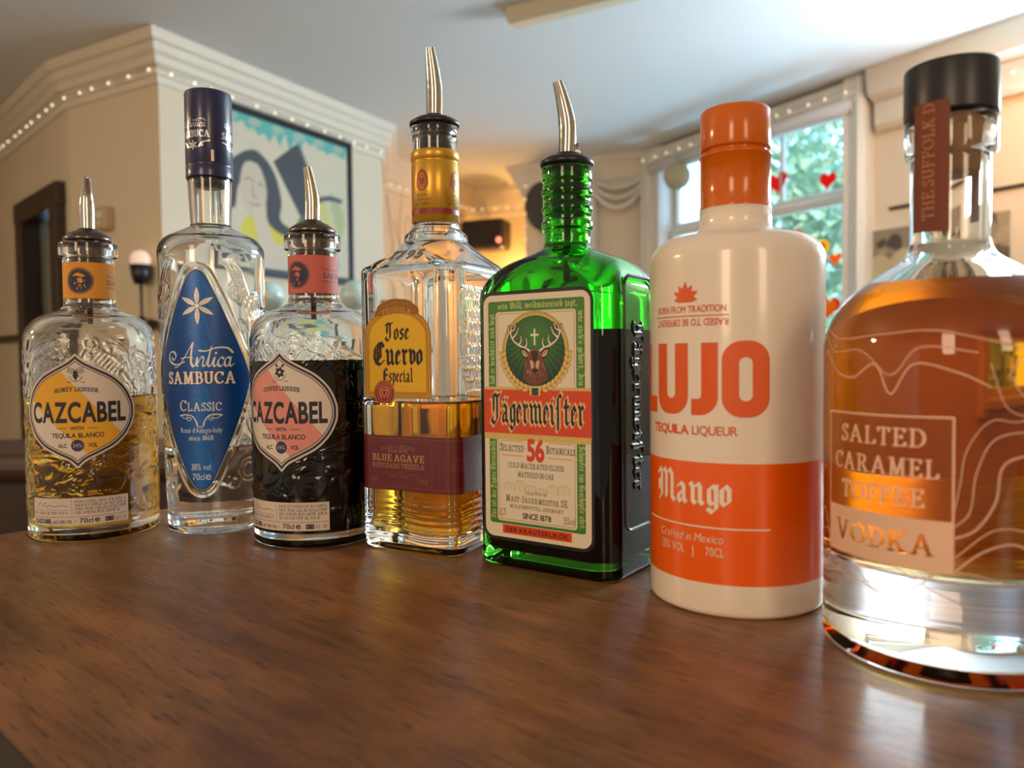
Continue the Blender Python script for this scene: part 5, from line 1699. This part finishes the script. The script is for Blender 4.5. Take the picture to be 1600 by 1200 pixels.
# ---------------------------------------------------------------- green herbal liqueur bottle
def stag_label():
    cx = -3.
    a = Art(cx - 37.6, cx + 37.6, 14.8, 157.6, .2)
    CR, GR, DG, GD, OR = (222, 208, 182), (68, 124, 44), (24, 58, 30), (196, 160, 78), (206, 66, 20)
    K = (26, 24, 24)
    X = lambda P: [(cx + x, z) for x, z in P]
    a.rect(cx - 37.2, cx + 37.2, 15.2, 157.2, K, r=8)
    a.rect(cx - 35.2, cx + 35.2, 17.2, 155.2, CR, r=6)
    a.rect(cx - 31.6, cx + 31.6, 25.0, 151.6, GR, r=1.5); a.rect(cx - 31.2, cx + 31.2, 25.4, 151.2, (54, 104, 38), r=1.2, line=.4)
    a.rect(cx - 26.4, cx + 26.4, 26.6, 145.6, CR, r=2)
    a.rect(cx - 25.2, cx + 25.2, 27.7, 144.4, (150, 120, 90), r=1.4, line=.3)
    # verse round the frame
    V1, V2 = (190, 190, 130), (200, 196, 150)
    a.text('sein Wild, weidmännisch jagt,', cx + 1, 147.2, 3.6, V1, 'black', w=52)
    a.text("wie sich's gehört, den", cx + 27.8, 124.5, 3.6, V1, 'black', w=40, rot=-math.pi / 2)
    a.text('daß er beschützt und hegt', cx - 27.6, 124.5, 3.6, V1, 'black', w=40, rot=math.pi / 2)
    a.text('Schöpfer im Geschöpfe ehrt.', cx + 27.8, 50, 3.6, V1, 'black', w=45, rot=-math.pi / 2)
    a.text('Das ist des Jägers Ehrenschild,', cx - 27.6, 50, 3.6, V1, 'black', w=45, rot=math.pi / 2)
    # roundel
    c0 = 123.4
    a.circle(cx, c0, 22.0, (170, 130, 60)); a.circle(cx, c0, 21.6, GD); a.circle(cx, c0, 19.9, (226, 200, 130), ring=.5)
    def green(X_, Z_):
        d = np.hypot(X_ - cx, Z_ - c0 - 7)[..., None] / 24
        return np.array((70, 132, 44)) * np.clip(1 - d, 0, 1) + np.array(DG) * np.clip(d, 0, 1)
    a.circle(cx, c0, 19.6, green)
    for k in range(36):
        t = k * math.pi / 18
        p0 = 6 if k % 2 else 8
        e = 19.2
        z0 = c0 + 7
        # stop each ray at the rim
        bq = 7 * math.sin(t); L = -bq + math.sqrt(max(0, bq * bq - 49 + e * e))
        a.line([(cx + p0 * math.cos(t), z0 + p0 * math.sin(t)), (cx + L * math.cos(t), z0 + L * math.sin(t))], .28, (128, 160, 84), .55)
    W_ = (232, 226, 206)
    a.rect(cx - .5, cx + .5, 126.5, 135.6, W_); a.rect(cx - 2.7, cx + 2.7, 131.6, 132.7, W_)
    # antlers
    AT, AO = (226, 216, 196), (52, 38, 32)
    for s in (-1, 1):
        tines = [
            ([(2.2, 115.8), (5.5, 118.5), (10.5, 121.2), (14.4, 125.2), (16.2, 130.4), (15.0, 136.0)], 1.0),
            ([(15.9, 129.5), (17.6, 132.4), (17.2, 136.2)], .65),
            ([(15.0, 126.6), (12.4, 129.5), (10.6, 134.6)], .7),
            ([(10.6, 121.2), (9.0, 124.4), (9.2, 128.4)], .7),
            ([(6.4, 119.0), (5.2, 122.4), (5.6, 126.8)], .7),
            ([(16.0, 131.5), (13.6, 133.4), (12.4, 137.4)], .55)]
        for lay in ((.42, AO), (0, AT)):
            for P, wd in tines:
                q = catmull([(cx + s * x, 122.6 + (z - 115.8) * .74) for x, z in P], 7)
                n = len(q)
                for i in range(n - 1):
                    a.line(q[i:i + 2], (wd * 1.5 * (1 - .72 * i / n)) + lay[0] * 2, lay[1])
    # neck, head
    X7 = lambda P: [(cx + x, (z - 117) * .93 + 124) for x, z in P]
    BR, BD, BL = (112, 62, 40), (58, 30, 22), (206, 178, 146)
    a.poly(catmull(X7([(-5.2, 113), (-6.6, 107), (-7.6, 100), (-3, 96.6), (0, 95.6), (3, 96.6), (8.4, 100), (6.6, 107), (5.0, 113)]), 6, True), BR)
    rng = random.Random(7)
    for k in range(46):
        x = rng.uniform(-6.4, 6.8); z = rng.uniform(102, 110)
        a.line([(cx + x, z + 7.4), (cx + x * 1.06 + rng.uniform(-.3, .3), z + 7.4 - rng.uniform(1.5, 3))], .32, rng.choice([BD, BL, (150, 96, 62)]), .8)
    for s in (-1, 1):
        a.poly(catmull(X7([(s * 3.2, 114.4), (s * 6.5, 117.8), (s * 9.6, 117.8), (s * 8.4, 113.6), (s * 5.4, 111.6)]), 6, True), BD)
        a.poly(catmull(X7([(s * 4.4, 114.0), (s * 6.8, 116.5), (s * 8.8, 116.6), (s * 7.6, 113.8), (s * 5.6, 112.8)]), 6, True), BL)
        a.line(X7([(s * 4.6, 113.6), (s * 8.2, 116.2)]), .45, BR)
    a.poly(catmull(X7([(0, 117.2), (3.4, 116.2), (4.4, 112.6), (3.4, 108.6), (2.3, 104.6), (1.8, 102.8), (0, 102.0), (-1.8, 102.8), (-2.3, 104.6), (-3.4, 108.6), (-4.4, 112.6), (-3.4, 116.2)]), 6, True), (138, 80, 50))
    a.poly(catmull(X7([(0, 116.4), (2.3, 115.2), (1.3, 111), (0, 109.2), (-1.3, 111), (-2.3, 115.2)]), 6, True), BD)
    for s in (-1, 1):
        a.poly(catmull(X7([(s * 1.0, 109.5), (s * 2.9, 110.4), (s * 2.5, 107), (s * 1.2, 104.8)]), 6, True), BL)
        a.poly(catmull(X7([(s * 1.6, 112.3), (s * 2.8, 113.1), (s * 3.6, 112.0), (s * 2.6, 111.4)]), 5, True), (24, 16, 14)); a.circle(cx + s * 2.4, 119.7, .28, (220, 210, 196))
    a.poly(catmull(X7([(0, 105.8), (1.6, 105.6), (1.3, 103.8), (0, 103.2), (-1.3, 103.8), (-1.6, 105.6)]), 6, True), (26, 18, 18))
    a.line(X7([(0, 103.4), (0, 102.4), (1.2, 102.2)]), .35, (26, 18, 18)); a.line(X7([(0, 102.4), (-1.2, 102.2)]), .35, (26, 18, 18))
    # banner
    a.rect(cx - 35.4, cx + 35.4, 73.2, 103.2, (206, 176, 96), r=1.8); a.rect(cx - 35.4, cx + 35.4, 76.8, 101.6, OR, r=1)
    # laurel
    for s in (-1, 1):
        for k in range(9):
            t = math.radians(-78 + k * 8.6)
            x, z = s * 21.4 * math.cos(t), c0 + 21.4 * math.sin(t)
            dr = t + math.pi / 2
            for q in (-.55, .45):
                an = dr + q
                dx, dz = math.cos(an), math.sin(an)
                p = leafshape(cx + x, z, math.atan2(dz, s * dx), 4.2, 1.05)
                a.poly(p, (120, 84, 34), grow=.25); a.poly(p, (222, 190, 104))
    a.rect(cx - 3.4, cx + 3.4, 98.6, 103.0, (222, 190, 104)); a.rect(cx - 2.2, cx + 2.2, 98.8, 102.8, (40, 62, 40))
    a.text('Jägermeiſter', cx, 83.0, 16.4, K, 'black', w=61.5, bold=-.004, outline=(.5, (226, 190, 130)))
    # lower half
    a.text('Selected', cx - 16.0, 66.8, 4.3, K, 'serif', w=16.5, sc=True); a.text('Botanicals', cx + 16.2, 66.8, 4.3, K, 'serif', w=18.5, sc=True)
    a.text('56', cx + .2, 62.4, 11.4, OR, w=11.2, bold=.045)
    for s in (-1, 1):
        for z in (64.4, 72.6): a.line([(cx + s * 8.5, z), (cx + s * 23.2, z)], .3, OR)
    a.text('COLD MACERATED ELIXIR', cx, 57.6, 2.9, (60, 54, 52), 'serif', w=37); a.text('MATURED IN OAK', cx, 52.6, 2.9, (60, 54, 52), 'serif', w=24)
    FA_ = (186, 172, 148)                              # faint engraved barrels
    for k in range(6):
        x = cx - 18 + k * 7.2; hh = 5 + 2 * math.sin(k * 1.7)
        a.line(catmull([(x - 3, 44.6), (x - 3.4, 44.6 + hh * .4), (x - 2, 44.6 + hh * .75), (x + 2, 44.6 + hh * .75), (x + 3.4, 44.6 + hh * .4), (x + 3, 44.6)], 5), .4, FA_)
        for q in (-1.4, 0, 1.4): a.line([(x + q, 44.8), (x + q, 44.8 + hh * .7)], .25, FA_)
    a.text('CRAFTED IN', cx, 43.0, 1.6, (90, 80, 74), 'serif', w=14)
    a.text('Mast-Jägermeister SE', cx, 38.2, 3.7, (56, 50, 50), 'serif', w=41, sc=True)
    a.text('WOLFENBÜTTEL, GERMANY', cx, 34.6, 1.9, (80, 72, 68), 'serif', w=36)
    a.text('SINCE 1878', cx + .4, 29.2, 3.1, K, w=19, bold=.02)
    a.text('0,7l', cx - 22.6, 29.4, 4.4, (110, 96, 84), w=4.2); a.text('35%vol', cx + 21.4, 29.0, 4.0, (110, 96, 84), w=7)
    a.rect(cx - 24.0, cx + 24.0, 19.2, 25.0, CR); a.rect(cx - 22.8, cx + 22.8, 19.6, 24.6, OR)
    a.text('DER KRÄUTERLIKÖR', cx, 20.8, 2.5, K, w=41, bold=.02, track=.2)
    return a


def green_stag():
    yaw = -35
    o = empty('liqueur_bottle', (.0330, .4480, CZ), yaw, 'dark green flat-sided bottle with a stag label and pouring spout', 'bottle', 'bottles on the bar')
    out = [(0, .0045), (.034, .0040, .002), (.0385, 0, .0015), (.0454, 0, .006), (.0454, .1700, .036), (.0134, .1822, .006), (.0134, .1925, .0006), (.0150, .1932, .001), (.0150, .1972, .001), (.0140, .1980, .0005), (.0140, .2030), (.0148, .2036, .0006), (.0148, .2056, .0006), (.0140, .2062), (.0140, .2130), (.0148, .2136, .0006), (.0148, .2156, .0006), (.0140, .2162), (.0140, .2205), (.0146, .2212, .0006), (.0146, .2290, .001), (.0118, .2290)]
    inn = [(0, .0090), (.0420, .0090, .005), (.0420, .1675, .034), (.0106, .1795, .005), (.0106, .2290)]
    def sec(r, z):
        t = min(1, max(0, (r - .016) / .0294))
        if z < .012: t = 1
        bb = r if z >= .012 and r <= .016 else (.016 + (r - .016) * .0150 / .0294 if z >= .012 else r * .031 / .0454)
        return r, bb, min(bb, r * (1 - t) + .0095 * t)
    bottle(o, out, inn, .1345, sec, M['green'], liquid_mats('dark_herbal_liqueur', (.25, .05, .02), 900), n=320)
    label('stag_label', stag_label(), outline(.0454, .031, .0095), M['gloss'], o)
    # raised name running down the right side inside a raised panel
    u0 = .0351 + .0095 * math.pi / 2 + .0215          # middle of the side, measured round from the front
    a = Art(u0 * 1000 - 20, u0 * 1000 + 20, 20, 164, .3)
    c = u0 * 1000 - 4.0
    a.text('Jägermeiſter', c - 3.6, 93, 12.4, (1, 1, 1), 'black', w=92, rot=-math.pi / 2, bold=.01)
    a.rect(u0 * 1000 - 17.6, u0 * 1000 + 17.6, 26, 163, (1, 1, 1), r=7, line=1.2)
    soften(a, 2)
    label('raised_lettering', a, outline(.0454, .031, .0095), mat('raised_dark_glass', (.012, .014, .012, 1), .12), o, off=-.0002, cut=.06, relief=.0011)
    P = [(0, .197)]
    for k in range(4):
        z = .200 + k * .0068
        P += [(.0088, z), (.0104, z + .0014), (.0104, z + .0042), (.0088, z + .0056)]
    P += [(.0088, .2290), (.0150, .2292), (.0156, .2304), (.0154, .2322), (.0120, .2345), (.0075, .2356), (.0058, .2372), (0, .2374)]
    lathe_part('stopper', P, M['rubber'], o)
    b = MB(); b.tube([(0, 0, .165), (0, 0, .198)], .0022, 10)
    b.build('dip_pipe', M['dmetal'], o, True)
    lx, ly = world_lean(yaw, .0065, -.001)
    b = MB(); b.tube([(lx, ly, .234), (lx, ly, .2425)], .0011, 8); b.build('air_tube', M['chrome'], o, True)
    spout(o, .2360, world_lean(yaw, -.0052, -.004), M['chrome'], .0410, .0050)
    return o
green_stag()


# ---------------------------------------------------------------- white and orange bottle
def white_orange():
    yaw = -52
    o = empty('tequila_bottle', (.1115, .3835, CZ), yaw, 'opaque white round bottle with a broad orange band and orange cap', 'bottle', 'bottles on the bar')
    r = .0419
    P = fillet([(0, .003), (.033, .003, .002), (.0355, 0, .001), (r, 0, .0075), (r, .1755, .0125), (.0172, .1800, .006), (.0172, .1915), (.0140, .1915), (0, .1915)])
    zs_ = []
    for a0, b0 in zip(P[:-1], P[1:]):
        zs_.append(a0)
        for zz in (.0155, .0710):
            if a0[1] < zz < b0[1]: zs_.append(a0 + (b0 - a0) * (zz - a0[1]) / (b0[1] - a0[1]))
    zs_.append(P[-1]); P = np.array(zs_)
    V = loft(P, ROUND, 160)
    zm = (P[:-1, 1] + P[1:, 1]) / 2
    idx = np.repeat(((zm > .0155) & (zm < .0710) & (P[:-1, 0] > .03)).astype(int), 160)
    qmesh('glazed_body', V.reshape(-1, 3), gridF(len(P), 160, True), [M['white'], M['orange']], o, True, idx)
    # printing
    OR, WH = (222, 86, 8), (238, 220, 200)
    c = 2.8
    a = Art(-40, 46, 26, 156, .2)
    leaf = []
    for k, t in enumerate(np.linspace(-.12, math.pi + .12, 7)):
        L = (6.4, 7.2, 7.0, 7.6, 7.0, 7.2, 6.4)[k]
        a.poly(leafshape(c, 146.2, t, L, 1.35), OR)
    a.rect(c - 3.6, c + 3.6, 144.4, 146.6, OR)
    a.text('BORN FROM TRADITION', c + .4, 139.7, 3.0, OR, w=38.5, bold=.012)
    a.line([(c - 20, 138.0), (c + 20.5, 138.0)], .4, OR)
    a.text('RAISED TO BE DIFFERENT', c + .4, 136.6, 3.0, OR, w=40, bold=.012, rot=math.pi)
    z0, z1 = 92.6, 125.6
    def loop(P_, **k): a.poly(P_, OR, **k)
    a.poly([(-35, z1), (-26.6, z1), (-26.6, z0 + 7.8), (-17.8, z0 + 7.8), (-17.8, z0), (-35, z0)], OR)
    def bowl(x0, x1, top, st, close=False):
        cxx, rx = (x0 + x1) / 2, (x1 - x0) / 2
        ro = min(rx, 8.5)
        o_ = [(x0, top)] + [(x0 + ro - ro * math.cos(t), z0 + ro - ro * math.sin(t)) for t in np.linspace(0, math.pi / 2, 10)] + [(x1 - ro + ro * math.sin(t), z0 + ro - ro * math.cos(t)) for t in np.linspace(0, math.pi / 2, 10)] + [(x1, top)]
        ri = max(.8, ro - st + 1.5)
        xi0, xi1, zi = x0 + st, x1 - st, z0 + st
        ri = min(ri, (xi1 - xi0) / 2)
        i_ = [(xi1, top)] + [(xi1 - ri + ri * math.cos(t), zi + ri - ri * math.sin(t)) for t in np.linspace(0, math.pi / 2, 8)] + [(xi0 + ri - ri * math.sin(t), zi + ri - ri * math.cos(t)) for t in np.linspace(0, math.pi / 2, 8)] + [(xi0, top)]
        return o_ + i_
    a.poly(bowl(-16.2, 4.2, z1, 7.4), OR)                       # U
    J = [(18.6, z1), (11.0, z1), (11.0, z0 + 9.5), (10.6, z0 + 8.0), (9.4, z0 + 7.4), (6.0, z0 + 7.4), (6.0, z0), (10.5, z0)] + [(10.1 + 8.5 * math.sin(t), z0 + 8.5 - 8.5 * math.cos(t)) for t in np.linspace(.1, math.pi / 2, 10)]
    a.poly(J, OR)
    a.rect(20.4, 41.2, z0 - .6, z1 + .6, OR, r=8.8); a.rect(27.8, 33.8, z0 + 6.6, z1 - 6.6, OR, r=2.9, cover=False)
    a.text('TEQUILA', c - 23.2, 83.6, 4.0, OR, w=25, align='l', bold=.045); a.text('LIQUEUR', c + 3.6, 83.6, 4.0, OR, w=21, align='l', bold=.012)
    a.text('Mango', c + .5, 51.6, 14.6, WH, 'black', w=41.5, bold=.0)
    a.line([(-27, 41.3), (41.4, 41.3)], .8, WH)
    a.text('Crafted in Mexico', c + .6, 34.2, 3.9, WH, w=35, shear=.22, alpha=.9)
    a.text('35% VOL', c - 15.6, 28.2, 4.0, WH, w=15, align='l'); a.text('|', c + 4, 28.0, 4.2, WH); a.text('70CL', c + 10, 28.2, 4.0, WH, w=8.6, align='l')
    label('printing', a, outline_(r), M['decal'], o, off=.00008, cut=.02)
    rc = .0168
    lathe_part('cap', [(.0150, .1908), (rc - .0006, .1905), (rc + .0003, .1912), (rc + .0003, .1925), (rc, .1930), (rc, .2165), (rc + .0005, .2168), (rc + .0006, .2178), (rc - .0002, .2184), (rc - .0018, .2187), (rc - .0018, .2203), (rc - .0002, .2206), (rc, .2212), (rc, .2385), (rc - .0008, .2398), (rc - .003, .2402), (0, .2402)], M['orangecap'], o)
    return o
white_orange()


# ---------------------------------------------------------------- big round bottle of caramel vodka
def caramel():
    yaw = -62.6
    o = empty('vodka_bottle', (.1767, .311, CZ), yaw, 'large round clear bottle of deep orange vodka with black cap and cork, at right', 'bottle', 'bottles on the bar')
    r = .0468
    out = [(0, .0050), (.032, .0040, .002), (.037, 0, .0015), (r, 0, .012), (r, .1375, .034), (.0142, .1600, .010), (.0142, .1980, .0006), (.0166, .1990, .001), (.0166, .2130, .0015), (.0135, .2130, .001), (.0120, .2125)]
    inn = [(0, .0400), (.0440, .0360, .006), (.0443, .1350, .032), (.0112, .1580, .008), (.0118, .2125)]
    bottle(o, out, inn, .1462, liquidm=liquid_mats('caramel_vodka', (.935, .715, .015), 88), n=160)
    PR = (232, 190, 160)
    c = 3.0
    a = Art(-60, 66, 30, 132, .2)
    lines = [
        ([(-40, 90), (-34, 112), (-28, 121), (-18, 113), (-8, 111), (2, 116), (8, 105), (16, 116), (30, 113), (40, 108)], .8),
        ([(-44, 84), (-38, 120), (-30, 128), (-20, 121), (-4, 121), (8, 112), (18, 122), (36, 120)], .6),
        ([(-46, 100), (-40, 126), (-30, 131), (-16, 126), (4, 127), (22, 128), (40, 124), (56, 120)], .6),
        ([(-34, 40), (-36, 52), (-30, 56), (-24, 44), (-25, 34), (-29, 33), (-31, 38)], .8),
        ([(29, 42), (38, 50), (48, 53), (56, 48), (60, 36), (62, 30)], .9),
        ([(29, 47), (42, 58), (56, 56), (64, 48)], .6),
        ([(29, 54), (36, 58), (42, 68), (44, 80), (52, 84), (66, 84)], .9),
        ([(29, 58), (34, 64), (36, 78), (42, 90), (56, 92), (66, 88)], .6),
        ([(29, 62), (31, 74), (33, 86), (40, 96), (50, 96), (62, 102)], .5),
        ([(-32, 42), (-20, 34), (-4, 42), (10, 41), (20, 36), (34, 30)], .6),
        ([(-22, 39), (-10, 32), (10, 36), (30, 42), (44, 40)], .5),
        ([(-6, 38), (2, 31), (14, 33), (24, 41)], .7),
        ([(-48, 60), (-40, 66), (-36, 82), (-30, 92), (-24, 97)], .5),
        ([(-52, 48), (-44, 54), (-36, 70), (-28, 74), (-24, 70)], .5),
        ([(-44, 40), (-38, 30), (-28, 31), (-12, 34), (4, 30)], .7),
        ([(46, 112), (52, 104), (60, 108), (58, 116), (50, 118), (46, 112)], .6),
        ([(40, 116), (46, 100), (60, 98), (66, 104)], .5)]
    for P_, wd in lines:
        a.line(catmull(P_, 9), wd, PR, .72)
    a.rect(-24, 29.5, 41.2, 97.6, PR, cover=False)
    a.rect(-23.4, 28.9, 42.0, 97.0, (150, 70, 30), alpha=.35)
    a.rect(-23.4, 28.9, 42.0, 97.0, PR, line=.9, alpha=.9)
    a.rect(-23.4, 28.9, 41.6, 60.0, PR)
    a.text('VODKA', c - .2, 47.0, 7.6, PR, 'serif', w=41.5, bold=.008, cover=False)
    for t, z, w_ in (('SALTED', 86.0, 35), ('CARAMEL', 75.0, 43.5), ('TOFFEE', 64.2, 34.5)):
        a.text(t, c, z, 6.6, PR, 'serif', w=w_, bold=.012)
    label('printing', a, outline_(r), M['decal'], o, off=.00008, cut=.02)
    # fine print on the far side, seen through the drink
    b_ = Art(104, 147, 44, 120, .3)
    for k in range(12): ticks(b_, 106 + (k % 3) * 2, 145 - (k % 4) * 3, 112 - k * 5.6, 2.4, (120, 60, 30), k, .8, .45)
    label('back_printing', b_, outline_(r), M['decal'], o, off=.00008, cut=.02)
    lathe_part('cork', [(0, .1905), (.0095, .1905), (.0106, .1915), (.0116, .2085), (.0118, .2132), (0, .2132)], M['cork'], o)
    lathe_part('cap', [(0, .2133), (.0160, .2133), (.0168, .2137), (.0169, .2145), (.0169, .2325), (.0166, .2334), (.0155, .2336), (0, .2336)], M['black'], o)
    a = Art(-4.6, 10.2, 166, 217.5, .16)
    a.poly([(-4, 167.4), (9.8, 166.6), (9.8, 217), (-4, 217)], (112, 52, 26))
    a.text('THE SUFFOLK D', 4.4, 171.6, 4.4, (176, 116, 82), 'serif', w=45, rot=math.pi / 2, align='l')
    label('seal_strip', a, outline_(.01715), M['paper'], o, off=.0001)
    a = Art(46, 62, 172, 217.5, .3)
    a.rect(47, 61, 173, 217, (150, 104, 92))
    label('seal_strip', a, outline_(.01715), M['paper'], o, off=.0001)
    return o
caramel()
